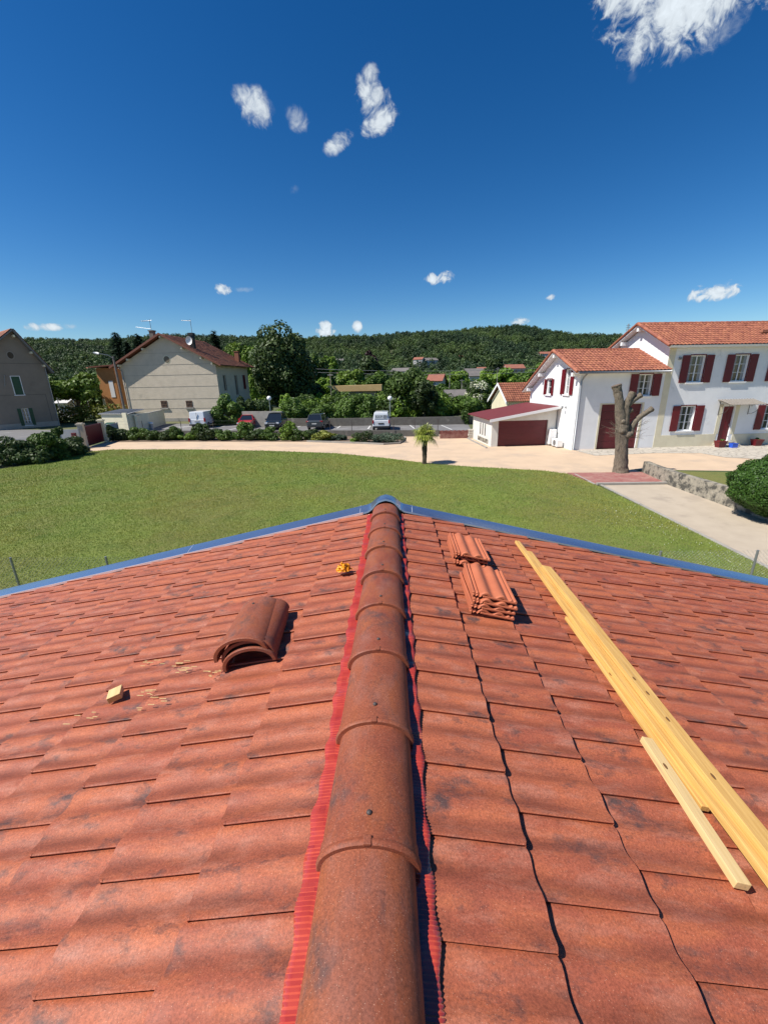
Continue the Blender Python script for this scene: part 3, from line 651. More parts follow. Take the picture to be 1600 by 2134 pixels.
window(WH, sd, 3.85, 4.70, 3.53, 4.64, cols=1, rows=2, shw=.30)
dr = MB(); dr.box(10.37, 11.13, .10, .15, .33, 2.65)
for z0, z1 in ((.45, 1.0), (1.12, 1.75), (1.87, 2.5)):
    for u0 in (10.44, 10.79): dr.box(u0, u0 + .27, .085, .10, z0, z1)
d_ = dr.build('door', M_DKRED, WH); q = MB(); q.tube([(11.03, .05, 1.35), (11.03, .05, 1.5)], .015, 6); q.build('handle', M_METAL, d_)
st = MB(); st.box(10.05, 11.45, -.75, -.002, 0, .16); st.box(10.2, 11.3, -.4, -.003, .163, .315); st.build('doorstep', M_COBBLE, WH)
# awning over the door
aw = MB(); slab(aw, (9.80, 0, 3.10), (12.25, 0, 3.10), (10.0, -1.05, 2.80), 0, .02)
for i in range(13):
    x = 9.85 + i * .2; slab(aw, (x, 0, 3.12), (x + .04, 0, 3.12), (x, -1.04, 2.82), .0, .025)
A_ = aw.build('awning', M_AWNING, WH)
for x in (10.0, 12.15):
    br = MB()
    br.tube([(x, -.02, 2.1), (x, -.03, 3.0)], .015, 6); br.tube([(x, -.02, 3.03), (x, -1.0, 2.78)], .015, 6)
    br.tube([(x, -.03 - .75 * math.sin(t / 12 * PI / 2), 2.15 + .65 * (1 - math.cos(t / 12 * PI / 2))) for t in range(13)], .013, 6)
    br.tube([(x, -.2 - .13 * math.cos(t * .7) * (1 - t / 14), 2.72 + .13 * math.sin(t * .7) * (1 - t / 14)) for t in range(13)], .012, 6)
    br.build('awning_bracket', M_IRON, WH)
# roofs of the white house
OV = .5
rA, rB = (-OV, 3.15, 6.50), (5.79, 3.15, 6.50)
ef = (-OV, -.45, 5.02); er = (-OV, 8.15, 3.72)
sl_ = MB(); slab(sl_, rA, rB, ef, -.10, .04); slab(sl_, rA, rB, er, -.10, .04); sl_.build('roof_deck', M_WHITE, WH)
r1 = wave_roof('roof', rA, rB, ef, M_ROOFRED, WH, seed=11); r2 = wave_roof('roof', rA, rB, er, M_ROOFRED, WH, seed=12)
rC, rD = (5.8 - OV, 2.95, 8.15), (19.4, 2.95, 8.15); ef2 = (5.8 - OV, -.48, 6.50); er2 = (5.8 - OV, 6.7, 6.42)
sl_ = MB(); slab(sl_, rC, rD, ef2, -.10, .04); slab(sl_, rC, rD, er2, -.10, .04); sl_.build('roof_deck', M_WHITE, WH)
wave_roof('roof', rC, rD, ef2, M_ROOFRED, WH, seed=13); wave_roof('roof', rC, rD, er2, M_ROOFRED, WH, seed=14)
def ridge_caps(parent, a, b, r=.13, n=None, m=M_ROOFRED, name='ridge'):
    a, b = Vector(a), Vector(b); L = (b - a).length; n = n or int(L / .38); mb = MB()
    for i in range(n):
        mb.cur = random.random(); p, q = a.lerp(b, i / n), a.lerp(b, (i + 1.08) / n)
        mb.tube([p, q], [r * 1.08, r * .92], 10)
    return mb.build(name, m, parent, smooth=False)
ridge_caps(WH, (-OV - .02, 3.15, 6.53), (5.8, 3.15, 6.53)); ridge_caps(WH, (5.8 - OV - .02, 2.95, 8.18), (19.4, 2.95, 8.18))
ridge_caps(WH, (-OV, 3.1, 6.55), (-OV, -.47, 5.09), .10, name='verge_tiles'); ridge_caps(WH, (-OV, 3.2, 6.55), (-OV, 8.15, 3.80), .10, name='verge_tiles')
ridge_caps(WH, (5.8 - OV, 2.9, 8.2), (5.8 - OV, -.5, 6.56), .10, name='verge_tiles')
ridge_caps(WH, (5.8 - OV, 3.0, 8.2), (5.8 - OV, 6.7, 6.5), .10, name='verge_tiles')
for (y, z) in ((.25, 4.93), (3.15, 6.22), (5.3, 4.98), (7.3, 3.88)):
    q = MB(); q.box(-.45, -.002, y - .11, y + .11, z - .14, z + .10); q.build('rafter_end', M_WHITE, WH)
for (y, z) in ((2.95, 7.85), (4.6, 7.05)):
    q = MB(); q.box(5.35, 5.798, y - .11, y + .11, z - .14, z + .10); q.build('rafter_end', M_WHITE, WH)
q = MB(); q.tube([(.22, -.42, 4.95), (.20, -.1, 4.72), (.10, -.07, 4.5), (.09, -.07, .05)], .05, 8); q.tube([(-.35, -.5, 4.99), (5.75, -.5, 4.99)], .06, 8)
q.build('gutter', M_METAL, WH, smooth=True)
q = MB(); q.box(6.45, 6.6, -.12, -.002, 5.70, 5.85); q.tube([(6.52, -.12, 5.78), (6.52, -.2, 5.72)], .04, 8); q.build('wall_lamp', M_METAL, WH)
q = MB(); q.box(-.06, -.002, 1.32, 1.42, 2.70, 2.82); q.tube([(-.05, 1.37, 2.76), (-.25, 1.37, 2.80)], .02, 6); q.lathe([(.03, 0), (.07, .06), (.07, .16), (.02, .22)], (-.28, 1.37, 2.66), 8); q.build('wall_lamp', M_METAL, WH)
q = MB(); q.box(15.3, 15.55, 2.7, 3.0, 8.1, 8.6); q.box(15.25, 15.6, 2.65, 3.05, 8.6, 8.66); q.build('chimney', M_METAL, WH)
q = MB(); q.box(12.7, 13.3, .9, 1.2, 7.35, 7.52); q.build('roof_vent', M_ROOFOLD, WH)

# heat pumps
def heat_pump(label, y0, y1, x0, x1, z0, z1, fans):
    o = thing('heat_pump', label, 'heat pump', WH.matrix_basis @ Vector(((x0 + x1) / 2, (y0 + y1) / 2, 0)), R(5), 'heat pumps beside the white house')
    w_, d_ = (x1 - x0) / 2, (y1 - y0) / 2
    b = MB(); b.box(-w_, w_, -d_, d_, z0, z1); bo = b.build('casing', M_WHITE, o, bevel=.015)
    for f in range(fans):
        zc = z0 + (z1 - z0) * (f + .5) / fans
        g = MB(); r_ = min(d_ * .8, (z1 - z0) / fans * .42)
        V = []; n = 16
        for k_ in range(n): V.append((-w_ - .012, math.cos(2 * PI * k_ / n) * r_, zc + math.sin(2 * PI * k_ / n) * r_))
        g.prism(V, (.014, 0, 0)); g.build('fan_grille', M_METAL, o)
    for e in (-.8, .6): MB().box(-w_, w_, d_ * e, d_ * (e + .2), 0, z0 - .001).build('foot', M_CONCRETE, o)
    return o
WH.matrix_basis = Matrix.Translation((12.17, 28.08, 0)) @ Matrix.Rotation(R(5), 4, 'Z')
heat_pump('tall two fan white heat pump against the white gable wall', 2.05, 3.05, -.62, -.15, .12, 1.18, 2)
heat_pump('small white heat pump unit nearest the corner of the white house', 1.0, 1.85, -.55, -.15, .08, .56, 1)

# attached garage
GA = thing('garage', 'low white double garage with dark red door and mono pitch red roof', 'garage', (7.16, 30.1, 0), R(5))
w = MB(); wall(w, 0, 4.72, 0, 1.84, [(.48, 4.14, 0.0, 1.835)], fr)
w.v = w.v; 
w.add([(0, 0, 1.84), (4.72, 0, 1.84), (4.72, 0, 2.62), ], [(0, 1, 2)])
w.add([(0, 0, 0), (0, 4.9, 0), (0, 4.9, 1.84), (0, 0, 1.84)], [(3, 2, 1, 0)])
w.add([(0, 4.9, 0), (4.72, 4.9, 0), (4.72, 4.9, 2.62), (0, 4.9, 1.84)], [(0, 1, 2, 3)])
w.build('wall', mat('garage_render', (.70, .68, .62), (.64, .62, .56), rough=.95, scale=1.5, bump=.003, bscale=25), GA)
d = MB()
for i in range(4): d.box(.49, 4.13, .12, .155, .01 + i * .455, .01 + i * .455 + .452)
d_ = d.build('garage_door', M_GARRED, GA); q = MB(); q.box(2.2, 2.36, .108, .12, .75, .775); q.build('handle', M_BLACK, d_)
q = MB(); slab(q, (-.30, -.45, 1.93), (4.72, -.45, 2.76), (-.30, 5.6, 1.93), 0, .05); q.build('roof', M_GARROOF, GA)
q = MB(); q.hexa([(-.32, -.50, 1.80), (4.72, -.50, 2.63), (4.72, -.452, 2.63), (-.32, -.452, 1.80), (-.32, -.50, 1.99), (4.72, -.50, 2.82), (4.72, -.452, 2.82), (-.32, -.452, 1.99)]); q.build('fascia', M_WHITE, GA)
for k_, y in enumerate((1.45, 2.05, 2.65)):
    q = MB(); q.box(-.03, -.002, y, y + .14, .62, 1.50); q.build('slit_window', M_GLASS, GA)
q = MB(); q.box(-.025, -.002, .7, 3.3, .12, .42); q.build('stone_inlay', M_STONE, GA)
q = MB(); q.box(-.55, -.45, -.6, 4.6, 0, .09); q.build('kerb', M_CONCRETE, GA)

# planters and crate at the door
def planter(label, u, v, s=1.):
    p = WH.matrix_basis @ Vector((u, v, 0)); o = thing('planter', label, 'flower pot', p, R(5), 'red planters by the front door')
    b = MB(); b.hexa([(-.20 * s, -.16 * s, 0), (.20 * s, -.16 * s, 0), (.20 * s, .16 * s, 0), (-.20 * s, .16 * s, 0), (-.29 * s, -.22 * s, .40), (.29 * s, -.22 * s, .40), (.29 * s, .22 * s, .40), (-.29 * s, .22 * s, .40)]); b.box(-.31 * s, .31 * s, -.24 * s, .24 * s, .402, .45)
    b.build('pot', M_DKRED, o); crown('plant', L_MID, o, 120, (.2, .16, .08), 5, .05, int(u * 10), (0, 0, .47)); return o
planter('dark red planter left of the front door steps', 9.98, -.75); planter('dark red planter right of the front door, apart from the crate', 12.8, -.55)
p = WH.matrix_basis @ Vector((10.72, -.98, 0)); o = thing('crate', 'small blue plastic crate beside the front door steps', 'crate', p, R(8))
b = MB(); b.box(-.2, .2, -.15, .15, 0, .03); b.box(-.2, -.18, -.15, .15, .03, .30); b.box(.18, .2, -.15, .15, .03, .30); b.box(-.18, .18, -.15, -.13, .03, .30); b.box(-.18, .18, .13, .15, .03, .30); b.build('box', M_BLUE, o)
for e in (-.16, .15): MB().box(-.21, .21, e, e + .01, .26, .31).build('rim', M_BLUE, o)

# ------------------------------------------------------------------ stone garden wall, laurel, stand pipe
ws = MB(); P_ = [(12.80, 20.95), (12.62, 20.0), (12.42, 18.3), (12.42, 16.4), (12.45, 14.4), (12.6, 12.0), (12.9, 9.0)]; HT = [.56, .58, .62, .66, .70, .66, .62]
for i in range(len(P_) - 1):
    for s in range(4):
        t0, t1 = s / 4, (s + 1) / 4; a = [P_[i][j] + (P_[i + 1][j] - P_[i][j]) * t0 for j in (0, 1)]; b = [P_[i][j] + (P_[i + 1][j] - P_[i][j]) * t1 for j in (0, 1)]
        h0 = HT[i] + (HT[i + 1] - HT[i]) * t0; h1 = HT[i] + (HT[i + 1] - HT[i]) * t1
        ws.hexa([(a[0], a[1], 0), (b[0], b[1], 0), (b[0] + .36, b[1], 0), (a[0] + .36, a[1], 0), (a[0] + .03, a[1], h0), (b[0] + .03, b[1], h1), (b[0] + .31, b[1], h1), (a[0] + .31, a[1], h0)])
o = ws.build('stone_wall', M_STONE); setp(o, 'low old stone garden wall with black weathering beside the gravel path', 'wall')
lp = G(1590, 1078); 
o = thing('laurel_bush', 'big round clipped laurel bush at the right end of the stone wall', 'bush', (13.05, 13.35, 0))
gl = np.random.default_rng(15)
def dome(n, ra, size, j0, j1):
    d = gl.normal(size=(n, 3)); d /= np.linalg.norm(d, axis=1)[:, None]; lump = 1 + .035 * np.sin(d[:, 0] * 9 + 2 * d[:, 2] * 5) + .03 * np.sin(d[:, 1] * 11 + 4 * d[:, 2]) + .02 * np.sin(d[:, 2] * 19 + d[:, 0] * 13)
    P = d * np.array(ra) * (lump * gl.uniform(j0, j1, n))[:, None] + np.array([0, 0, 1.12]); nr = d + gl.normal(0, .5, (n, 3)); nr /= np.linalg.norm(nr, axis=1)[:, None]
    a = np.cross(nr, gl.normal(size=(n, 3))); a /= np.linalg.norm(a, axis=1)[:, None]; b = np.cross(nr, a); s_ = size * gl.uniform(.6, 1.3, n)[:, None]
    V = np.stack([P - a * s_, P + b * s_ * .42 + nr * s_ * .1, P + a * s_, P - b * s_ * .42 + nr * s_ * .1], 1); return V.reshape(-1, 3), np.arange(4 * n).reshape(-1, 4), np.clip(gl.normal(.5, .28, n), 0, 1)
V, F, t = dome(42000, (1.62, 1.5, 1.02), .040, .90, 1.02); mesh_np('foliage', V, F, L_LAUREL, o, tint=t)
V, F, t = dome(5000, (1.45, 1.35, .92), .12, .85, 1.0); mesh_np('inner_foliage', V, F, L_LAUREL, o, tint=t * .3)
MB().tube([(0, 0, 0), (0, 0, .8)], [.06, .04], 7).build('stem', M_TRUNK, o)
o = thing('standpipe', 'small black garden tap post behind the stone wall', 'tap', (15.05, 17.6, 0)); MB().tube([(0, 0, 0), (0, 0, .55)], [.05, .045], 8).build('post', M_BLACK, o)
MB().tube([(0, 0, .5), (.12, 0, .5), (.16, 0, .42)], .03, 7).build('spout', M_BLACK, o); MB().lathe([(.08, .55), (.09, .6), (.02, .63)], n=8).build('cap', M_BLACK, o)

# ------------------------------------------------------------------ pollarded tree
PT = thing('pollarded_tree', 'bare grey pollarded tree trunk with cut stumps in front of the white house', 'tree', (11.67, 20.85, 0))
def rough_tube(mb, path, rad, n=18, sub=10, amp=.08, seed=1):
    g = random.Random(seed); pts = []; rr = []
    path = [Vector(p) for p in path]
    for i in range(len(path) - 1):
        for s in range(sub):
            t = s / sub; p0, p1, p2, p3 = path[max(i - 1, 0)], path[i], path[i + 1], path[min(i + 2, len(path) - 1)]
            pts.append(.5 * ((2 * p1) + (p2 - p0) * t + (2 * p0 - 5 * p1 + 4 * p2 - p3) * t * t + (3 * p1 - p0 - 3 * p2 + p3) * t ** 3)); rr.append(rad[i] + (rad[i + 1] - rad[i]) * t)
    pts.append(path[-1]); rr.append(rad[-1])
    b0 = len(mb.v); mb.tube(pts, rr, n)
    ph = [g.uniform(0, 6.28) for _ in range(4)]
    for i, p in enumerate(pts):
        for k_ in range(n):
            a = 2 * PI * k_ / n; q = Vector(mb.v[b0 + i * n + k_]); d = (q - p)
            f = 1 + amp * (.8 * math.sin(5 * a + ph[0] + i * .15) + .5 * math.sin(9 * a + ph[1] - i * .1) + .6 * math.sin(i * .9 + ph[2] + 2 * a)) + g.uniform(-.03, .03)
            mb.v[b0 + i * n + k_] = tuple(p + d * f)
t_ = MB(); rough_tube(t_, [(0, 0, -.05), (-.04, 0, .25), (-.10, 0, .9), (-.19, 0, 1.7), (-.26, 0, 2.25), (-.25, 0, 2.6)], [.43, .34, .295, .285, .305, .28], amp=.045, seed=3)
t_.build('trunk', M_BARK, PT, smooth=True)
def limb(path, rad, seed):
    b = MB(); rough_tube(b, path, rad, 14, 8, .06, seed); L_ = b.build('limb', M_BARK, PT, smooth=True)
    e = Vector(path[-1]); d = (Vector(path[-1]) - Vector(path[-2])).normalized()
    MB().tube([e - d * .02, e + d * .015], [rad[-1] * 1.02, rad[-1] * .9], 12).build('cut_end', M_CUT, L_)
limb([(-.30, 0, 2.3), (-.48, 0, 3.0), (-.62, 0, 3.6), (-.75, .02, 4.05), (-.84, .03, 4.32)], [.25, .22, .20, .19, .22], 4)
limb([(-.20, 0, 2.4), (-.20, 0, 2.9), (-.24, -.03, 3.35), (-.13, -.05, 3.75), (-.04, -.05, 3.98)], [.22, .19, .165, .15, .16], 5)
limb([(-.22, 0, 3.25), (-.02, -.05, 3.55), (.16, -.08, 3.72), (.34, -.1, 3.86)], [.13, .13, .12, .13], 6)
limb([(-.15, 0, 3.0), (-.02, -.02, 3.12), (.06, -.03, 3.16)], [.12, .12, .13], 7)
limb([(-.10, 0, 1.75), (.12, 0, 2.05), (.22, -.02, 2.4), (.45, -.04, 2.75), (.72, -.06, 2.98), (1.00, -.08, 3.2)], [.19, .18, .135, .12, .12, .14], 8)
kn = MB(); 
for c, r_ in (((-.33, -.18, 2.15), .17), ((-.02, -.2, 1.95), .17), ((-.38, -.2, 2.6), .12), ((.13, -.12, 2.0), .15)): kn.lathe([(r_ * .3, -r_), (r_ * .8, -r_ * .6), (r_, 0), (r_ * .8, r_ * .6), (r_ * .3, r_)], c, 10)
kn.build('knot', M_BARK, PT, smooth=True)
tw = MB(); g = random.Random(4)
for i in range(26):
    s = -1 if i < 15 else 1; x0 = -.36 if s < 0 else .12; z0 = g.uniform(1.85, 2.3)
    p = Vector((x0, g.uniform(-.2, .1), z0)); d = Vector((s * g.uniform(.5, 1), g.uniform(-.5, .3), g.uniform(-.25, .55))).normalized(); L_ = g.uniform(.5, 1.1); pts = [p]
    for q in range(4): p = p + d * L_ / 4; d = (d + Vector((0, g.uniform(-.2, .2), g.uniform(-.05, .25)))).normalized(); pts.append(p)
    tw.tube(pts, [.010, .008, .007, .005, .003], 4)
    for q in (1, 2, 3):
        e = Vector((s * g.uniform(.2, .6), g.uniform(-.4, .4), g.uniform(-.2, .5))).normalized() * g.uniform(.12, .3); tw.tube([pts[q], pts[q] + e], [.005, .002], 4)
tw.build('twigs', M_BARK, PT)

# ------------------------------------------------------------------ palm
PA = thing('palm_tree', 'short fan palm with yellowish fronds at the lawn edge', 'palm', (1.85, 23.95, 0))
b = MB(); rough_tube(b, [(0, 0, -.05), (.01, 0, .5), (0, 0, 1.0), (.02, 0, 1.75)], [.13, .125, .15, .17], 12, 9, .10, 3); b.build('trunk', mat('palm_fibre', (.10, .075, .05), (.06, .045, .03), rough=1, scale=12, bump=.03, bscale=25), PA)
g = random.Random(9)
for i in range(23):
    el = R(82 - i * 5.6 + g.uniform(-8, 8)); az = i * 2.399 + g.uniform(-.3, .3)
    d = Vector((math.cos(az) * math.cos(el), math.sin(az) * math.cos(el), math.sin(el))); base = Vector((.02, 0, 1.72)); st_ = g.uniform(.24, .36); tip = base + d * st_
    side = d.cross(Vector((0, 0, 1))).normalized(); up = side.cross(d)
    V = []; F = []; T = []
    ns = 15; L_ = g.uniform(.50, .66)
    for k_ in range(ns):
        a = (k_ / (ns - 1) - .5) * R(235); dd = (d * math.cos(a) + side * math.sin(a)); w_ = L_ * .055
        p1 = tip + dd * L_ * .55 + up * .03 * abs(math.cos(k_ * PI)); p2 = tip + dd * L_ * (1 - .15 * abs(a) / 2) + Vector((0, 0, -(.12 + .016 * i) * L_ - .10 * g.random()))
        s_ = dd.cross(up).normalized() * w_; n_ = len(V)
        V += [tip, p1 - s_, p2, p1 + s_]; F.append((n_, n_ + 1, n_ + 2, n_ + 3)); T.append(min(1, max(0, g.gauss(.25 + i / 60, .2))))
    s_ = side * .012; n_ = len(V); V += [base - s_, base + s_, tip + s_, tip - s_]; F.append((n_, n_ + 1, n_ + 2, n_ + 3)); T.append(.6)
    mesh_np('frond', [tuple(v) for v in V], F, L_PALM, PA, tint=T)

# ------------------------------------------------------------------ middle house (roughcast gable)
MH = thing('roughcast_house', 'beige roughcast two storey house with brown tiled roof behind the parking', 'house', (-23.23, 56.68, 0), R(-4))
mf = lambda u, d, z: (-u, d, z)              # u grows to the left
w = MB(); U1 = 13.4
w.add([(0, 0, 0), (0, 0, 7.4), (-6.7, 0, 10.85), (-U1, 0, 7.4), (-U1, 0, 0)], [(0, 1, 2, 3, 4)])
sdm = lambda u, d, z: (-d, u, z)
hm = [(1.7, 2.35, 3.95, 5.95), (5.35, 6.0, 3.3, 5.97), (8.1, 8.75, 4.05, 6.0)]
wall(w, 0, 10.2, 0, 7.4, hm, sdm)
w.add([(-U1, 0, 0), (-U1, 10.2, 0), (-U1, 10.2, 7.4), (-U1, 0, 7.4)], [(0, 1, 2, 3)]); w.add([(0, 10.2, 0), (0, 10.2, 7.4), (-6.7, 10.2, 10.85), (-U1, 10.2, 7.4), (-U1, 10.2, 0)], [(4, 3, 2, 1, 0)])
w.build('wall', M_ROUGH, MH)
gr = MB()
for z in (1.75, 3.0, 4.6, 6.1, 7.4, 8.85):
    half = 6.7 if z <= 7.4 else 6.7 * (10.85 - z) / 3.45
    gr.box(-6.7 - half + .02, -6.7 + half - .02, -.02, -.001, z - .012, z + .012)
gr.build('render_groove', mat('faint_groove', (.27, .24, .20)), MH)
for u0, u1, c, d in ((7.6, 8.5, 1.85, 2.8), (4.0, 4.9, 1.85, 2.75)):
    f = MB(); f.box(-u1, -u0, -.012, -.001, c, d); f_ = f.build('window', M_BLACK, MH)
    q = MB()
    for i in range(5): q.box(-u1 + .02 + i * .2, -u1 + .07 + i * .2, -.06, -.03, c, d)
    for i in range(3): q.box(-u1, -u0, -.065, -.03, c + .1 + i * .35, c + .14 + i * .35)
    q.build('grille', mat('rusty_bars', (.20, .12, .08), rough=.9), f_); q = MB(); q.box(-u1 - .15, -u0 + .15, -.16, -.001, c - .17, c - .003); q.build('sill', M_CONCRETE, f_)
V = [(-6.6 + .42 * math.cos(t * PI / 10), -.03, 8.05 + .42 * math.sin(t * PI / 10)) for t in range(20)]
q = MB(); q.prism([(x, -.014, z) for x, y, z in [(-6.6 + .52 * math.cos(t * PI / 10), 0, 8.05 + .52 * math.sin(t * PI / 10)) for t in range(20)]], (0, .012, 0)); ow = q.build('round_window', M_CREAM, MH)
q = MB(); q.prism(V, (0, .014, 0)); q.build('pane', mat('louvre', (.16, .13, .09), rough=.8), ow)
for a, b_, c, d in hm:
    q = MB(); q.box(-.16, -.13, a, b_, c, d); f_ = q.build('window', M_GLASS, MH); q = MB(); q.box(.001, .05, a - .12, a - .002, c - .05, d + .1); q.box(.001, .05, b_ + .002, b_ + .12, c - .05, d + .1); q.build('surround', M_CONCRETE, f_)
q = MB(); q.box(.002, .06, 8.15, 8.9, 4.05, 6.05); q.build('shutter', M_DKRED, MH, label='faded red shutter on the far window')
q = MB()
for x0, x1 in ((-6.7, 1.0), (-6.7, -14.4)):
    z1 = 11.1 - .515 * abs(x1 + 6.7); slab(q, (-6.7, -.65, 11.1), (-6.7, 10.9, 11.1), (x1, -.65, z1), -.02, .04)
q.build('roof_deck', M_WOODFASCIA, MH)
for x1, sd_ in ((1.0, 21), (-14.4, 22)):
    z1 = 11.1 - .515 * abs(x1 + 6.7); wave_roof('roof', (-6.7, -.7, 11.1), (-6.7, 10.9, 11.1), (x1, -.7, z1), M_ROOFOLD, MH, period=.24, amp=.03, seed=sd_, seg=4)
q = MB()
for sgn in (-1, 1):
    a = Vector((-6.7, -.74, 11.12)); b = a + Vector((sgn * 7.75, 0, -.515 * 7.75)); q.hexa([a + Vector((0, 0, -.12)), b + Vector((0, 0, -.12)), b + Vector((0, .05, -.12)), a + Vector((0, .05, -.12)), a + Vector((0, 0, .14)), b + Vector((0, 0, .14)), b + Vector((0, .05, .14)), a + Vector((0, .05, .14))])
q.build('fascia', M_WOODFASCIA, MH)
for u in (6.7, 4.0, 9.4, 1.6, 11.8, .2, 13.2):
    z = 10.75 - .515 * abs(u - 6.7); q = MB(); q.box(-u - .1, -u + .1, -.6, -.002, z - .12, z + .12); q.build('rafter_end', M_CREAM, MH)
q = MB(); q.box(-9.2, -8.65, 1.2, 1.8, 9.4, 11.7); q.box(-9.28, -8.57, 1.12, 1.88, 11.7, 11.82); ch = q.build('chimney', M_DARKWALL, MH)
q = MB(); q.tube([(-9.0, 1.5, 11.8), (-9.0, 1.5, 13.2)], .03, 6); q.tube([(-10.2, 1.5, 13.0), (-8.7, 1.5, 13.05)], .025, 6); q.tube([(-11.1, 1.5, 12.3), (-9.0, 1.5, 12.0)], .025, 6)
for i in range(6): q.tube([(-10.1 + i * .2, 1.25, 13.0), (-10.1 + i * .2, 1.75, 13.0)], .02, 5)
q.build('antenna', M_METAL, ch)
q = MB(); q.box(-3.75, -3.2, 1.2, 1.7, 9.3, 11.0); q.box(-3.82, -3.13, 1.12, 1.78, 11.0, 11.35); ch = q.build('chimney', M_BLACK, MH)
q = MB(); q.tube([(-3.3, 1.4, 11.3), (-3.3, 1.4, 13.0)], .03, 6); q.tube([(-4.6, 1.4, 12.9), (-3.2, 1.4, 12.8)], .025, 6)
for i in range(6): q.tube([(-4.5 + i * .2, 1.2, 12.88), (-4.5 + i * .2, 1.6, 12.88)], .018, 5)
q.build('antenna', M_METAL, ch)
q = MB(); n = 16; rings = [(0, .0), (.2, .03), (.36, .10), (.44, .18)]
Vd = [(-3.45 + r_ * math.cos(2 * PI * k_ / n), .72 - z_ - .0, 10.35 + r_ * 1.25 * math.sin(2 * PI * k_ / n)) for r_, z_ in rings[1:] for k_ in range(n)]
Fd = [(i * n + k_, i * n + (k_ + 1) % n, (i + 1) * n + (k_ + 1) % n, (i + 1) * n + k_) for i in range(2) for k_ in range(n)] + [tuple(range(n))]
q.add(Vd, Fd); q.tube([(-3.45, .75, 10.35), (-3.45, 1.2, 10.3)], .03, 6); q.build('satellite_dish', M_WHITE, MH)
q = MB(); q.box(-.9, -.3, 8.2, 8.8, 7.6, 9.35); q.box(-.95, -.25, 8.15, 8.85, 9.35, 9.45); q.build('chimney', mat('brick_orange', (.30, .12, .07), (.24, .09, .05), rough=.9, scale=5), MH)
q = MB(); q.box(-13.4, .05, -.10, -.002, 0, .45); q.build('plinth', M_CONCRETE, MH)
q = MB(); q.tube([(-13.2, -.6, 7.1), (-13.15, -.1, 6.7), (-13.15, -.08, .1)], .05, 7); q.build('downpipe', M_METAL, MH)

# orange annex behind, left of it
OH = thing('orange_house', 'narrow orange rendered house behind the street lamp', 'house', (-43.2, 64, 0))
q = MB(); q.box(-1.2, 1.5, 0, 6, 0, 7.4); q.build('wall', mat('orange_render', (.50, .235, .085), (.45, .20, .07), rough=.95, scale=2), OH)
q = MB(); q.prism([(-1.8, -.6, 7.5), (2.1, -.6, 7.75), (2.1, -.6, 7.9), (-1.8, -.6, 7.68)], (0, 7.2, 0)); q.build('roof', M_WOODFASCIA, OH)
q = MB(); q.box(.35, 1.0, -.05, -.002, 3.2, 5.6); q.build('window', M_WHITE, OH); q = MB(); q.box(-1.2, -.8, -.02, -.001, 0, 3.0); q.build('quoin', M_CREAM, OH)

# left house (dark gable in its own shade)
LH = thing('brown_house', 'shaded brown house with green shutters and round gable window', 'house', (-43.82, 53.77, 0), R(55))
lf = lambda u, d, z: (-u, d, z)
w = MB(); ua, ze, za = 2.32, 7.45, 11.2; UW = 6.8
hl = [(2.75, 3.55, 4.05, 6.15), (2.72, 3.42, .35, 2.38)]
wall(w, 0, UW, 0, ze, hl, lf)
w.add([(0, 0, ze), (-ua, 0, za), (-UW, 0, ze)], [(0, 1, 2)]); w.add([(0, 9, ze), (-ua, 9, za), (-UW, 9, ze)], [(2, 1, 0)]); w.add([(0, 9, 0), (-UW, 9, 0), (-UW, 9, ze), (0, 9, ze)], [(0, 1, 2, 3)])
w.add([(0, 0, 0), (0, 9, 0), (0, 9, ze), (0, 0, ze)], [(0, 1, 2, 3)]); w.add([(-UW, 0, 0), (-UW, 9, 0), (-UW, 9, ze), (-UW, 0, ze)], [(3, 2, 1, 0)])
w.build('wall', M_DARKRENDER, LH)
q = MB(); q.box(-UW, -.55, -.014, -.001, 3.97, 4.02); q.box(-UW + .3, -.3, -.014, -.001, 7.62, 7.67); q.box(-.62, -.57, -.014, -.001, .6, 3.97); q.build('render_groove', M_GROOVE, LH)
q = MB(); q.box(-UW - .02, 0.02, -.06, -.002, 0, .62); q.build('plinth', mat('pale_plinth', (.42, .38, .32), (.36, .33, .28), rough=.95, scale=2), LH)
for sgn in (1, -1):
    x1, z1 = (-ua + 3.05, za + .25 - 1.62 * 3.05 * .985) if sgn > 0 else (-UW - .6, za + .25 - .837 * (UW + .6 - ua))
    q = MB(); slab(q, (-ua, -.7, za + .25), (-ua, 9, za + .25), (x1, -.7, z1), -.12, .04); q.build('eave_board', M_GREYWOOD, LH)
    wave_roof('roof', (-ua, -.7, za + .25), (-ua, 9, za + .25), (x1, -.7, z1), M_ROOFOLD, LH, seed=31 + sgn, seg=4)
for u, z in ((ua, 10.7), (1.05, 8.9), (.1, 7.4), (4.3, 9.2), (6.6, 7.3)):
    q = MB(); q.box(-u - .1, -u + .1, -.6, -.002, z - .12, z + .12); q.build('rafter_end', M_CREAM, LH)
rw = MB(); rw.prism([(-3.0 + .38 * math.cos(t * PI / 10), -.014, 8.55 + .48 * math.sin(t * PI / 10)) for t in range(20)], (0, .012, 0)); ow = rw.build('round_window', mat('dull_frame', (.30, .26, .22), rough=.9), LH)
rw = MB(); rw.prism([(-3.0 + .29 * math.cos(t * PI / 10), -.03, 8.55 + .38 * math.sin(t * PI / 10)) for t in range(20)], (0, .014, 0)); rw.build('pane', M_TRUNK, ow)
f = MB(); pbox(f, lf, 2.68, 2.75, -.03, 0, 4.0, 6.22); pbox(f, lf, 3.55, 3.62, -.03, 0, 4.0, 6.22); pbox(f, lf, 2.75, 3.55, -.03, 0, 6.15, 6.22); pbox(f, lf, 2.6, 3.7, -.12, 0, 3.92, 4.0); f_ = f.build('window', M_WHITE, LH)
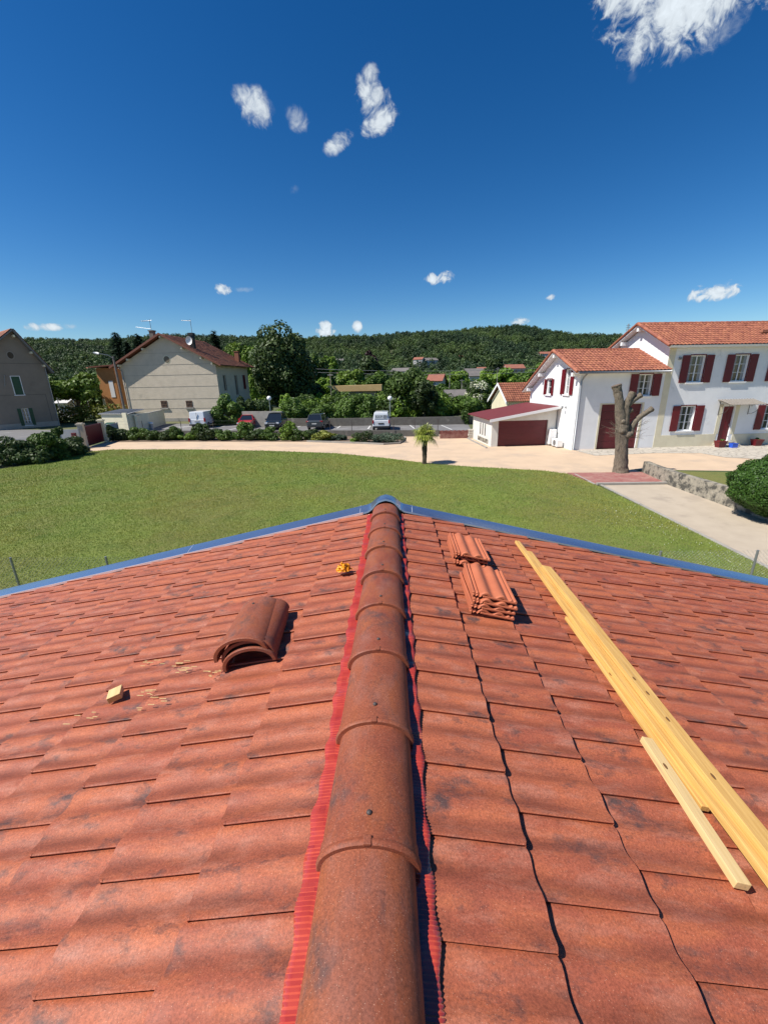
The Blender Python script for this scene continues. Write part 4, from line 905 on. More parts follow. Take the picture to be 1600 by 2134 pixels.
f = MB(); pbox(f, lf, 2.76, 3.54, .03, .07, 4.06, 6.14); f.build('shutter', M_GREEN, f_)
window(LH, lf, 2.72, 3.42, .35, 2.38, rows=4, shw=.34, shm=M_GREEN, lint=False)
q = MB(); q.tube([(-4.35, -.1, 5.0), (-4.1, -.1, 6.3), (-3.9, -.1, 6.2)], .03, 5); q.tube([(.06, -.05, ze), (.06, -.05, 0)], .06, 7); q.build('downpipe', M_METAL, LH)

# street lamp
SL = thing('street_lamp', 'tall wooden pole street lamp leaning before the roughcast house', 'street lamp', tuple(AT(262, 862, 52) * np.array([1, 1, 0])))
b0 = Vector((SL.location.x, 52, 0)); T1 = Vector(AT(237, 748, 52)) - b0; T2 = Vector(AT(207, 737, 51)) - b0; T3 = Vector(AT(195, 735, 51)) - b0
MB().tube([(0, 0, 0), T1 + Vector((0, 0, .3))], [.17, .11], 9).build('pole', mat('pole_wood', (.19, .16, .14), (.13, .11, .10), rough=1, scale=6), SL)
MB().tube([T1, T1.lerp(T2, .35) + Vector((0, 0, .22)), T2], [.05, .05, .045], 7).build('arm', M_METAL, SL)
MB().tube([T2, T2.lerp(T3, .4), T3], [.09, .15, .07], 9).build('lamp_head', M_WHITE, SL, smooth=True)

# ------------------------------------------------------------------ gate
GT = thing('driveway_gate', 'solid dark red sliding gate between cream pillars at the drive entrance', 'gate', (-25.15, 33.0, 0), math.atan2(3.7, -.85))
def col(n, l, mix, rmp, noise, c, t, b): return c
gt = MB(); Lg = 3.55
gt.box(.15, Lg, -.02, .02, .12, 1.62)
for i in range(22): gt.box(.15 + i * .1546, .15 + i * .1546 + .13, -.035, -.02, .14, 1.58)
gt.box(.15, Lg, -.045, .045, 1.58, 1.68); gt.box(.15, Lg, -.045, .045, .08, .14)
l_ = gt.build('leaf', M_GARRED, GT); q = MB(); q.box(.4, .55, -.10, -.045, .85, .9); q.build('handle', M_METAL, l_)
for x in (0, Lg + .15):
    q = MB(); q.box(x - .2, x + .14, -.2, .2, 0, 1.85); q.box(x - .27, x + .21, -.27, .27, 1.85, 1.95); q.box(x - .2, x + .14, -.2, .2, 1.95, 2.0); q.build('pillar', M_CREAM if x else mat('dull_cream', (.5, .44, .35), rough=.95), GT)
def panel(label, p, q_, h, m, posts=True):
    a, b = Vector((*p, 0)), Vector((*q_, 0)); L_ = (b - a).length; o = thing('fence_panel', label, 'fence', a, math.atan2(b.y - a.y, b.x - a.x))
    w = MB(); w.box(0, L_, -.02, .02, .05, h); w.build('board', m, o)
    for x in (0, L_):
        w = MB(); w.box(x - .04, x + .04, -.06, .06, 0, h + .06); w.build('post', M_METAL, o)
    return o
M_PANEL = mat('pale_grey_panel', (.36, .37, .38), (.32, .33, .34), rough=.7)
o = panel('grey white solid fence panel left of the red gate', (-25.0, 32.5), (-26.6, 32.4), 1.55, M_PANEL)
panel('bluish grey solid fence panel right of the red gate', (-26.05, 37.2), (-26.1, 38.9), 1.45, M_PANEL)
o = thing('letterbox', 'dark red letterbox fixed to the grey panel beside the gate', 'letterbox', (-25.35, 32.38, .95)); b = MB(); b.box(-.16, .16, -.14, .02, 0, .34); b.build('box', M_DKRED, o, bevel=.01); b = MB(); b.box(-.12, .12, -.15, -.141, .24, .27); b.build('slot', M_BLACK, o)
# cream utility shed and walls
SH = thing('cream_shed', 'low cream block shed with corrugated roof behind the gate', 'shed', (-27.6, 43.2, 0), R(-14))
q = MB(); q.box(-3.6, 0, 0, .2, 0, 1.95); q.box(-.2, 0, .2, 2.6, 0, 1.95); q.box(-3.6, -3.4, .2, 2.6, 0, 1.95); q.box(-3.4, -.2, 2.4, 2.6, 0, 1.95); q.build('wall', M_CREAM, SH)
q = MB(); q.hexa([(-3.8, -.15, 1.96), (.15, -.15, 1.96), (-.6, 2.8, 2.25), (-3.8, 2.8, 2.25), (-3.8, -.15, 2.02), (.15, -.15, 2.02), (-.6, 2.8, 2.31), (-3.8, 2.8, 2.31)])
for i in range(15): q.tube([(-3.7 + i * .26, -.14, 2.03), (-3.7 + i * .215, 2.75, 2.32)], .035, 5)
q.build('roof', mat('fibre_cement', (.40, .39, .37), (.34, .33, .31), rough=.9), SH)
q = MB(); q.box(-.6, -.05, -.22, -.001, .1, 2.1); q.build('pier', M_CREAM, SH)
CW = thing('cream_wall', 'cream rendered boundary wall running back from the shed', 'wall', (-27.25, 43.6, 0), R(104)); q = MB(); q.box(0, 10.4, -.2, 0, 0, 1.75); q.build('wall_body', M_CREAM, CW); q = MB(); q.box(-.02, 10.42, -.23, .03, 1.75, 1.81); q.build('coping', M_CONCRETE, CW)
o = thing('wheelie_bin', 'dark green wheelie bin behind the gate beside the cream shed', 'bin', (-28.4, 41.2, 0), R(10)); b = MB(); b.hexa([(-.3, -.3, .08), (.3, -.3, .08), (.3, .3, .08), (-.3, .3, .08), (-.38, -.38, 1.15), (.38, -.38, 1.15), (.38, .38, 1.15), (-.38, .38, 1.15)]); b.build('body', M_GREEN, o); b = MB(); b.hexa([(-.41, -.42, 1.155), (.41, -.42, 1.155), (.41, .4, 1.155), (-.41, .4, 1.155), (-.38, -.38, 1.2), (.38, -.38, 1.2), (.38, .38, 1.3), (-.38, .38, 1.3)]); b.build('lid', M_GREEN, o)
for s in (-1, 1): MB().tube([(s * .3 - .04, .33, .1), (s * .3 + .04, .33, .1)], .1, 10).build('wheel', M_BLACK, o)
o = thing('meter_post', 'grey cylindrical post with pale cap beside the cream wall', 'post', tuple(G(318, 897))); MB().tube([(0, 0, 0), (0, 0, .75)], [.22, .2], 10).build('body', M_METAL, o); MB().lathe([(.24, .75), (.24, .85), (.1, .92)], n=10).build('cap', M_WHITE, o)
o = thing('guard_rail', 'bent galvanised guard rail between the wall and the grey post', 'railing', tuple(G(273, 900))); e = Vector(G(314, 893)) - Vector(G(273, 900)); MB().tube([(0, 0, 0), (0, 0, .75), (.2, .1, .8), e + Vector((0, 0, .85))], .05, 7).build('rail', M_METAL, o); MB().tube([e * .5, e * .5 + Vector((0, 0, .82))], .04, 7).build('post', M_METAL, o)

# ------------------------------------------------------------------ parking boundary walls, fence
def line_wall(name, label, pts, h, th, m, cat='wall', coping=None):
    mb = MB()
    for a, b in zip(pts, pts[1:]):
        d = Vector((b[0] - a[0], b[1] - a[1], 0)).normalized(); n = Vector((-d.y, d.x, 0)) * th
        mb.hexa([(a[0], a[1], 0), (b[0], b[1], 0), (b[0] + n.x, b[1] + n.y, 0), (a[0] + n.x, a[1] + n.y, 0), (a[0], a[1], h), (b[0], b[1], h), (b[0] + n.x, b[1] + n.y, h), (a[0] + n.x, a[1] + n.y, h)])
    o = mb.build(name, m); setp(o, label, cat); return o
WL = [tuple(G(240, 898, .55)[:2]), tuple(G(520, 897.5, .55)[:2]), tuple(G(760, 897, .55)[:2]), tuple(G(915, 896.5, .55)[:2])]
line_wall('retaining_wall', 'long low grey wall between the flower bed and the parking', WL, .55, .22, M_DARKWALL)
BW = [tuple(G(592, 888)[:2]), tuple(G(700, 888)[:2]), tuple(G(860, 886)[:2]), tuple(G(985, 884)[:2])]
line_wall('rear_wall', 'low weathered wall along the back of the parking', BW, .85, .25, M_DARKWALL)
hw = [tuple(G(508, 890)[:2]), tuple(G(590, 890)[:2])]; line_wall('block_wall', 'higher grey block wall behind the red and black cars', [hw[0], hw[1]], 1.75, .25, M_CONCRETE)
pw = [tuple(G(392, 883)[:2]), tuple(G(262, 880)[:2])]
FN = thing('wire_fence', 'thin wire fence with dark posts on the low parking wall', 'fence', (WL[0][0], WL[0][1], .55))
o0 = Vector((WL[0][0], WL[0][1], .55)); pm_ = MB().tube([(0, 0, 0), (0, 0, .95)], .028, 6)
proto = None
for px in (298, 378, 445, 508, 600, 688, 733, 820, 864, 912):
    p = Vector(G(px, 897.3, .55)) + Vector((0, .1, 0)) - o0
    if proto is None: proto = MB().tube([(0, 0, 0), (0, 0, .95)], .028, 6).build('post', M_IRON, FN); c = proto
    else: c = proto.copy(); C.objects.link(c); c.parent = FN
    c.location = p
q = MB()
for z in (.3, .6, .9):
    for a, b in zip(WL, WL[1:]): q.tube([Vector((*a, .55 + z)) + Vector((0, .1, 0)) - o0, Vector((*b, .55 + z)) + Vector((0, .1, 0)) - o0], .003, 4)
q.build('wire', M_IRON, FN)
RF_ = thing('palisade', 'short dark red picket palisade edging the gravel below the parking', 'fence', tuple(G(916, 914)))
e = Vector(G(975, 913)) - Vector(G(916, 914)); n = 20
for i in range(n):
    p = e * ((i + .5) / n); q = MB(); q.box(p.x - .05, p.x + .055, p.y - .03, p.y + .03, 0, .66 + .03 * math.sin(i * 2.1)); q.build('picket', mat('picket_red', (.16, .04, .035), (.26, .12, .10), rough=.9, scale=3), RF_)
q = MB(); q.hexa([(0, .04, .48), (e.x, e.y + .04, .48), (e.x, e.y + .08, .48), (0, .08, .48), (0, .04, .56), (e.x, e.y + .04, .56), (e.x, e.y + .08, .56), (0, .08, .56)]); q.build('rail', MATS['picket_red'], RF_)
o = thing('stone_pier', 'short pale stone pier between palisade and garage', 'pillar', tuple(G(982, 913))); g = random.Random(2)
for i in range(4): q = MB(); q.box(-.3 + g.uniform(-.03, .03), .28 + g.uniform(-.03, .03), -.2, .2, i * .19, i * .19 + .18); q.build('block', mat('pale_stone', (.45, .42, .36), (.36, .33, .28), rough=1, scale=4, bump=.02, bscale=12), o, bevel=.03)

# globe lamps in the parking
def globe(label, px, base_y, top_y, Y):
    b = AT(px, base_y, Y); t = AT(px, top_y, Y); o = thing('globe_lamp', label, 'street lamp', (b[0], Y, 0), group='white globe lamps of the parking')
    MB().tube([(0, 0, 0), (0, 0, t[2] - .25)], [.07, .045], 8).build('pole', mat('grey_green_paint', (.22, .26, .24), rough=.5), o)
    n = 14; MB().lathe([(.26 * math.sin(PI * (k_ + .4) / n), -.26 * math.cos(PI * (k_ + .4) / n)) for k_ in range(n)], (0, 0, t[2] - .05), 16).build('globe', mat('opal_globe', (.86, .86, .84), rough=.3), o, smooth=True)
globe('white globe lamp standing behind the black car', 566, 880, 829, 49); globe('white globe lamp standing behind the lettered white van', 813, 880, 829, 47.6)

# ------------------------------------------------------------------ vehicles
M_TYRE = mat('tyre_rubber', (.015, .015, .015), rough=.9); M_RIM = mat('alloy_rim', (.35, .36, .37), rough=.35, metal=.8)
M_CARGLASS = mat('car_glass', (.012, .015, .017), rough=.05, spec=1.0)
M_TAIL = mat('tail_lamp', (.35, .008, .010), rough=.2); M_HEADL = mat('head_lamp', (.6, .62, .64), rough=.15)
M_PLATE = mat('number_plate', (.55, .55, .52), rough=.5)
def paint(name, c): 
    m = mat(name, c, rough=.25, spec=.6); m.node_tree.nodes['Principled BSDF'].inputs['Coat Weight'].default_value = .6; return m
def loft(st, nseg=None):
    """stations: (y, half width, z bottom, z top, top half width) with rounded shoulders"""
    mb = MB(); V = []; 
    for (y, w_, zb, zt, tw_) in st:
        h = zt - zb
        V += [(-w_ * .86, y, zb), (-w_ * .98, y, zb + .18 * h), (-w_, y, zb + .45 * h), (-w_ * .97, y, zb + .78 * h), (-tw_, y, zt - .03 * h), (-tw_ * .6, y, zt), (tw_ * .6, y, zt), (tw_, y, zt - .03 * h), (w_ * .97, y, zb + .78 * h), (w_, y, zb + .45 * h), (w_ * .98, y, zb + .18 * h), (w_ * .86, y, zb)]
    n = 12; F = []
    for i in range(len(st) - 1):
        for k_ in range(n): F.append((i * n + k_, i * n + (k_ + 1) % n, (i + 1) * n + (k_ + 1) % n, (i + 1) * n + k_))
    F.append(tuple(range(n))[::-1]); F.append(tuple(range((len(st) - 1) * n, len(st) * n))); F = [f[::-1] for f in F]
    return mb.add(V, F)
def vehicle(name, label, cat, loc, rz, pm, body, belt, cabin, wheels, wr, W, lights, van=False):
    """local +y is the driving direction; cabin = (rear base y, rear top y, front top y, front base y, roof z, belt z, roof half width)"""
    o = thing(name, label, cat, loc, rz)
    loft(body).build('body', pm, o, smooth=False, bevel=.03)
    rb, rt, ft, fb, zr, zb, rw = cabin; bw = W / 2 * .93
    if van:
        q = MB(); q.hexa([(-bw, rb, zb), (bw, rb, zb), (bw, fb, zb), (-bw, fb, zb), (-rw, rt, zr), (rw, rt, zr), (rw, ft, zr), (-rw, ft, zr)]); q.build('cab_body', pm, o, bevel=.07)
    else:
        q = MB(); q.hexa([(-bw, rb, zb), (bw, rb, zb), (bw, fb, zb), (-bw, fb, zb), (-rw + .015, rt, zr - .03), (rw - .015, rt, zr - .03), (rw - .015, ft, zr - .03), (-rw + .015, ft, zr - .03)]); q.build('windows', M_CARGLASS, o)
        q = MB(); q.box(-rw, rw, rt - .02, ft + .04, zr - .035, zr + .015); ro = q.build('roof', pm, o, bevel=.02)
        q = MB()
        for s in (-1, 1):
            for (ya, yb) in ((rb, rt), (fb, ft), ((rb + fb) / 2 + .05, (rt + ft) / 2 + .03)):
                q.tube([(s * bw * 1.0, ya, zb - .02), (s * rw, yb, zr)], .035, 6)
        q.build('pillar', pm, o)
    for y in wheels:
        for s in (-1, 1):
            wo = MB().tube([(s * (W / 2 - .2), y, wr), (s * (W / 2 + .005), y, wr)], wr, 18).build('wheel', M_TYRE, o)
            MB().tube([(s * (W / 2), y, wr), (s * (W / 2 + .015), y, wr)], wr * .6, 12).build('rim', M_RIM, wo)
    for (nm, m_, x0, x1, y0, y1, z0, z1) in lights:
        q = MB(); q.box(x0, x1, y0, y1, z0, z1); q.build(nm, m_, o, bevel=.01)
    for s in (-1, 1):
        q = MB(); x = s * (W / 2 + .1); q.box(min(x, x - s * .2), max(x, x - s * .2), fb - .35, fb - .22, zb + .02, zb + .17); q.build('mirror', M_BLACK if van else pm, o)
    return o
P_W = paint('white_car_paint', (.70, .72, .74)); P_R = paint('red_car_paint', (.42, .018, .025)); P_K = paint('black_car_paint', (.010, .014, .014)); P_G = paint('grey_car_paint', (.045, .055, .06))
def vloc(px, py, dy=0): p = G(px, py); return (p[0], p[1] + dy, 0)
# panel van, seen from behind and its right flank
Wv = 1.85
v = vehicle('panel_van', 'white panel van parked beside the round shrub', 'van', vloc(411, 893, 2.35), R(3), P_W,
        [(-2.35, .86, .35, 1.0, .84), (-2.25, .91, .30, 1.1, .88), (1.3, .92, .28, 1.15, .88), (1.9, .90, .28, 1.02, .78), (2.3, .84, .30, .80, .66), (2.4, .72, .34, .66, .6)], 1.1,
        (-2.33, -2.22, 1.0, 1.75, 1.86, 1.0, .80), (-1.45, 1.55), .33, Wv,
        [('tail_light', M_TAIL, .78, .93, -2.40, -2.2, .75, 1.15), ('tail_light', M_TAIL, -.93, -.78, -2.40, -2.2, .75, 1.15), ('number_plate', M_PLATE, -.3, .25, -2.385, -2.35, .78, .9), ('bumper', M_BLACK, -.88, .88, -2.46, -2.3, .32, .5),
         ('side_window', M_CARGLASS, .84, .905, .75, 1.35, 1.12, 1.55), ('side_window', M_CARGLASS, -.905, -.84, .75, 1.35, 1.12, 1.55), ('wheel_trim', M_BLACK, .90, .93, -.9, 1.0, .30, .42), ('door_seam', M_CONCRETE, -.008, .008, -2.375, -2.3, .55, 1.78)], van=True)
v = vehicle('parked_car', 'red compact saloon car parked front towards the flower bed', 'car', vloc(507, 894, 1.9), R(184), P_R,
        [(-2.0, .70, .40, .82, .66), (-1.9, .80, .32, .90, .76), (-1.1, .83, .28, .92, .78), (.6, .83, .28, .90, .78), (1.1, .82, .28, .86, .76), (1.85, .78, .30, .74, .66), (1.98, .68, .34, .62, .58)], .9,
        (-1.55, -1.0, .1, .85, 1.38, .88, .56), (-1.25, 1.25), .28, 1.66,
        [('headlight', M_HEADL, .45, .74, 1.86, 1.99, .56, .70), ('headlight', M_HEADL, -.74, -.45, 1.86, 1.99, .56, .70), ('number_plate', M_PLATE, -.25, .25, 1.97, 2.02, .42, .52), ('grille', M_BLACK, -.4, .4, 1.9, 1.995, .57, .66)])
v = vehicle('parked_car', 'black small people carrier parked front towards the flower bed', 'car', vloc(567, 897, 1.95), R(181), P_K,
        [(-1.9, .78, .40, .95, .74), (-1.8, .86, .32, 1.0, .80), (.5, .88, .28, 1.02, .82), (1.1, .87, .28, .98, .80), (1.75, .82, .30, .86, .70), (1.92, .72, .34, .68, .6)], 1.0,
        (-1.75, -1.5, .2, 1.05, 1.66, .98, .62), (-1.2, 1.2), .31, 1.74,
        [('headlight', M_HEADL, .46, .74, 1.76, 1.90, .66, .84), ('headlight', M_HEADL, -.74, -.46, 1.76, 1.90, .66, .84), ('number_plate', M_PLATE, -.26, .26, 1.90, 1.955, .42, .53), ('grille', M_METAL, -.35, .35, 1.84, 1.93, .66, .72)])
v = vehicle('parked_car', 'dark grey family car parked tail towards the flower bed', 'car', vloc(658, 897, 2.0), R(-3), P_G,
        [(-2.0, .74, .36, .92, .72), (-1.9, .84, .30, 1.0, .80), (.6, .87, .28, .98, .80), (1.2, .86, .28, .92, .78), (1.9, .80, .30, .78, .66), (2.1, .66, .34, .66, .56)], .95,
        (-1.85, -1.45, .3, 1.05, 1.56, .96, .60), (-1.2, 1.35), .31, 1.72,
        [('tail_light', M_TAIL, .55, .86, -1.98, -1.8, .84, .97), ('tail_light', M_TAIL, -.86, -.55, -1.98, -1.8, .84, .97), ('number_plate', M_PLATE, -.25, .25, -2.02, -1.97, .62, .72), ('bumper', M_BLACK, -.78, .78, -2.05, -1.92, .34, .46)])
v = vehicle('small_van', 'small white van with black lettering on its rear window, tail towards the palm', 'van', vloc(795, 898, 2.0), R(-1), P_W,
        [(-2.0, .80, .34, 1.0, .78), (-1.9, .86, .30, 1.08, .82), (1.0, .87, .28, 1.1, .82), (1.5, .84, .28, .96, .74), (1.95, .76, .30, .76, .62)], 1.05,
        (-1.98, -1.88, .6, 1.35, 1.80, 1.0, .68), (-1.2, 1.3), .31, 1.74,
        [('tail_light', M_TAIL, .74, .86, -2.04, -1.85, .72, 1.05), ('tail_light', M_TAIL, -.86, -.74, -2.04, -1.85, .72, 1.05), ('number_plate', M_BLACK, -.28, .28, -2.03, -1.99, .66, .78), ('bumper', M_BLACK, -.82, .82, -2.09, -1.93, .30, .48),
         ('rear_window', mat('frosted_glass', (.50, .54, .57), rough=.2), -.62, .62, -1.985, -1.93, 1.14, 1.60)], van=True)
def text(body, size, loc, rot, m, parent, name='lettering', ext=.001):
    cu = bpy.data.curves.new('t', 'FONT'); cu.body = body; cu.size = size; cu.extrude = ext; cu.align_x = 'CENTER'; cu.align_y = 'CENTER'
    to = bpy.data.objects.new('t', cu); C.objects.link(to); dg = bpy.context.evaluated_depsgraph_get(); me = bpy.data.meshes.new_from_object(to.evaluated_get(dg))
    C.objects.unlink(to); me.materials.clear(); me.materials.append(m); o = bpy.data.objects.new(name, me); C.objects.link(o); o.parent = parent; o.location = loc; o.rotation_euler = rot; return o
text('E.A.P', .30, (-.20, -1.9865, 1.37), (R(90), 0, 0), M_BLACK, v)
q = MB()
for k_ in range(16):
    a0, a1 = 2 * PI * k_ / 16, 2 * PI * (k_ + 1) / 16
    q.hexa([(.40 + r_ * math.cos(a), y, 1.37 + r_ * math.sin(a)) for y in (-1.989, -1.984) for r_, a in ((.13, a0), (.16, a0), (.16, a1), (.13, a1))])
for k_ in range(3):
    a = k_ * PI / 3; q.hexa([(.40 + s * .13 * math.cos(a) - t * .012 * math.sin(a), y, 1.37 + s * .13 * math.sin(a) + t * .012 * math.cos(a)) for y in (-1.9885, -1.9845) for s, t in ((-1, -1), (1, -1), (1, 1), (-1, 1))])
q.build('emblem', M_BLACK, v)

# ------------------------------------------------------------------ other buildings
def small_house(label, x, y, z, w_, d_, h, rise, rot, wm, rm, name='house', win=True, cat='house', ridge_along='x', over=.4):
    o = thing(name, label, cat, (x, y, z), rot); q = MB()
    if ridge_along == 'x':
        q.box(-w_ / 2, w_ / 2, 0, d_, -1, h); q.prism([(-w_ / 2, 0, h), (-w_ / 2, d_, h), (-w_ / 2, d_ / 2, h + rise)], (w_, 0, 0))
        q.build('wall', wm, o); s = MB(); k_ = rise / (d_ / 2)
        for e in (-over, d_ + over): slab(s, (-w_ / 2 - over, d_ / 2, h + rise + .06), (w_ / 2 + over, d_ / 2, h + rise + .06), (-w_ / 2 - over, e, h - over * k_ + .06), 0, .14)
    else:
        q.box(-w_ / 2, w_ / 2, 0, d_, -1, h); q.prism([(-w_ / 2, 0, h), (w_ / 2, 0, h), (0, 0, h + rise)], (0, d_, 0))
        q.build('wall', wm, o); s = MB(); k_ = rise / (w_ / 2)
        for e in (-w_ / 2 - over, w_ / 2 + over): slab(s, (0, -over, h + rise + .06), (0, d_ + over, h + rise + .06), (e, -over, h - over * k_ + .06), 0, .14)
    s.build('roof', rm, o)
    if win:
        for i in range(int(w_ / 2.6)):
            u = -w_ / 2 + (i + .5) * w_ / int(w_ / 2.6); q = MB(); q.box(u - .45, u + .45, -.06, -.002, h * .45, h * .45 + 1.2); q.build('window', M_GLASS, o)
    return o
M_WALLA = mat('far_white_wall', (.55, .53, .50), rough=.95); M_WALLB = mat('far_pink_wall', (.50, .38, .32), rough=.95); M_ROOFA = mat('far_red_roof', (.30, .115, .075), (.24, .09, .06), rough=.9, scale=1); M_ROOFG = mat('far_grey_roof', (.17, .15, .14), (.13, .12, .11), rough=.9, scale=1)
CG = thing('cream_cottage', 'small cream gabled cottage with rusty tiled roof behind the garage', 'house', (12.0, 44.0, 0), R(8))
q = MB(); q.box(0, 5.2, 0, 4.6, 0, 2.5); q.prism([(0, 0, 2.5), (0, 4.6, 2.5), (0, 2.3, 4.15)], (5.2, 0, 0)); q.build('wall', mat('pale_cream', (.70, .64, .44), (.64, .58, .40), rough=.95, scale=2), CG)
M_ROOFMID = mat('rusty_tile', (.36, .13, .075), (.26, .09, .05), rough=.85, scale=2, tint=.25)
wave_roof('roof', (-.35, 2.3, 4.28), (5.6, 2.3, 4.28), (-.35, -.3, 2.42), M_ROOFMID, CG, seed=42, seg=4); wave_roof('roof', (-.35, 2.3, 4.28), (5.6, 2.3, 4.28), (-.35, 4.9, 2.42), M_ROOFMID, CG, seed=43, seg=4)
for e in (-.36, 4.96):
    q = MB(); q.hexa([(-.40, 2.3, 4.08), (-.34, 2.3, 4.08), (-.34, e, 2.22), (-.40, e, 2.22), (-.40, 2.3, 4.36), (-.34, 2.3, 4.36), (-.34, e, 2.50), (-.40, e, 2.50)]); q.build('verge_board', M_WHITE, CG)
# shelter with a flat ochre roof
SHL = thing('shelter', 'long flat ochre roofed shelter with grey shutters among the trees', 'shelter', (-11.3, 72, 0))
q = MB(); q.prism([(0, 0, 4.15), (9.5, 0, 4.25), (9.5, 0, 3.25), (2.4, 0, 3.25)], (0, 6, 0)); q.build('roof', mat('ochre_fascia', (.62, .42, .19), (.54, .36, .15), rough=.8, scale=1), SHL)
q = MB(); q.box(4.2, 8.6, 1.0, 1.2, 0, 3.24); q.build('wall', M_CONCRETE, SHL); q = MB()
for i in range(14): q.box(3.9, 6.5, .96, .999, .9 + i * .16, 1.04 + i * .16)
q.build('roller_shutter', mat('shutter_grey', (.22, .23, .25), rough=.6), SHL)
for x in (1.2, 9.0): q = MB(); q.box(x, x + .15, 3, 3.15, 0, 3.24); q.build('post', M_METAL, SHL)
small_house('pink roofed house half hidden by trees left of the grey house', 11.0, 112, 0, 3.6, 8, 4.6, 1.6, R(-15), M_WALLA, M_ROOFA)
small_house('grey roofed house with chimney among bright trees', 29.8, 150, 0, 6.2, 9, 6.0, 2.4, R(10), M_WALLA, M_ROOFG)
small_house('low dark hipped garden hut behind the hedge', 11.6, 76, 0, 3.4, 4, 1.95, .95, R(4), M_DARKWALL, M_ROOFG, name='hut', cat='hut', win=False)
small_house('tiny white garden shed beside the brown house', -55.6, 70, 0, 1.7, 2.4, 2.3, .5, R(0), M_WALLA, M_WALLA, name='garden_shed', cat='shed', win=False)
for i, (t, k_, lab, wm, rm, w_) in enumerate([(.059, .041, 'far hillside house left of the forest gap, cream walls', M_WALLA, M_ROOFA, 9), (.092, .039, 'far white hillside villa above the dense bush tree', M_WALLA, M_ROOFG, 13), (.128, .041, 'far red roofed hillside house half sunk in trees', M_WALLB, M_ROOFA, 9), (.170, .043, 'far pink hillside house with wide red roof', M_WALLB, M_ROOFA, 15),
                                   (.262, .041, 'far grey roofed hillside house above the cottage', M_WALLA, M_ROOFG, 9), (.314, .041, 'far white hillside house near the gable eave', M_WALLA, M_ROOFA, 13), (.352, .048, 'far terraced hillside house highest behind the wing roof', M_WALLA, M_ROOFA, 14), (-.124, .042, 'far white house in the wood above the shelter', M_WALLA, M_ROOFG, 10),
                                   (-.797, .050, 'far pale house on the hill right of the brown house', M_WALLA, M_ROOFG, 14), (-.768, .046, 'far low grey house under the left hill', M_WALLA, M_ROOFG, 12), (-.693, .043, 'far white gabled house left of the street lamp', M_WALLA, M_ROOFG, 10), (-.713, .034, 'far long red roofed building behind the left trees', M_WALLB, M_ROOFA, 26)]):
    yb = 420 + 15 * (i % 3) + (k_ - .04) * 6000
    zz = 4.7 + k_ * yb - 3.0
    small_house(lab, t * yb, yb, zz, w_, 9, 5.5, 2.2, R((i * 37) % 40 - 20), wm, rm, name='hillside_house')
for t, k_, yb, w_, wm, rm, lab in ((.222, .020, 190, 9, M_WALLA, M_ROOFA, 'white walled house with red roof between grey house and cedar'), (-.150, .022, 230, 10, M_WALLB, M_ROOFA, 'pink house with red roof right of the chestnut crown'), (.020, .024, 260, 12, M_WALLA, M_ROOFG, 'pale house in the wood above the dense bush like tree'), (.285, .026, 240, 10, M_WALLB, M_ROOFA, 'pinkish house just above the cottage ridge'), (-.735, .018, 240, 13, M_WALLB, M_ROOFA, 'red roofed house behind the left spreading tree')):
    small_house(lab, t * yb, yb, 4.7 + k_ * yb - 4.2, w_, 8, 3.6, 2.0, R(w_ * 13 % 50 - 25), wm, rm, name='village_house')
# corrugated lean-to and blue tarp behind the left hedge
o = thing('lean_to', 'white lean-to roof beside the orange house', 'shelter', (-50, 66, 0)); q = MB(); slab(q, (-3.3, 0, 3.1), (-3.3, 3, 3.1), (1.9, 0, 4.1), 0, .12); q.build('roof', M_WALLA, o); q = MB()
for x in (-3.1, -.6, 1.7): q.box(x - .05, x + .05, .1, .2, 0, 3.0 + (x + 3.3) * .19)
q.build('post', M_METAL, o)

# ------------------------------------------------------------------ trees
tree('huge dark horse chestnut tree right of the roughcast house', 585, 684, 118, 72, L_DARK, 24000, bottom=848, blobs=46, size=.30)
tree('tall light green tree behind the chimney of the roughcast house', 482, 704, 66, 92, L_BRIGHT, 6000, blobs=20)
tree('light green tree between the roughcast roof and the chestnut', 522, 712, 50, 88, L_BRIGHT, 5000, blobs=16)
tree('leafy green tree beside the chestnut, its right flank', 655, 738, 50, 100, L_MID, 4500, blobs=16)
tree('bright green tree above the left end of the shelter', 680, 742, 45, 112, L_BRIGHT, 4500, blobs=15)
tree('yellow green tree just above the shelter roof', 735, 770, 66, 92, L_BRIGHT, 5000, blobs=16)
tree('low bright tree against the chestnut trunk', 668, 780, 55, 84, L_BRIGHT, 4000, blobs=14)
tree('purple leaved beech on the skyline of the wood', 774, 733, 42, 165, L_PURPLE, 3500, blobs=12)
tree('dark green tree under the purple beech', 768, 748, 62, 130, L_DARK, 5000, blobs=18)
tree('broad dense bush like tree behind the lettered van', 852, 762, 98, 58, L_MID, 14000, bottom=868, blobs=40, size=.21)
tree('second dense tree joined to the right of the bush like tree', 885, 790, 50, 56, L_DARK, 6000, bottom=868, blobs=20, size=.2)
tree('bright green round tree left of the grey roofed house', 957, 760, 50, 120, L_BRIGHT, 4500, blobs=15)
tree('small bright tree right of the grey roofed house', 1011, 773, 28, 125, L_BRIGHT, 2500, blobs=10)
tree('wide bright green tree above the cottage roof', 1050, 772, 50, 118, L_BRIGHT, 4500, blobs=15)
tree('dark cedar like tree in the middle of the valley', 1035, 742, 44, 170, L_DARK, 3500, blobs=14)
tree('tree tucked against the white gable verge', 1118, 762, 40, 105, L_MID, 3500, blobs=13)
tree('green tree left of the pink roofed house', 905, 768, 34, 135, L_MID, 3000, blobs=12)
tree('grey green small tree between pink and grey houses', 925, 800, 40, 96, L_MID, 3000, blobs=12)
tree('bright spreading tree with thin trunk beside the brown house', 148, 776, 92, 60, L_BRIGHT, 7000, bottom=838, blobs=24)
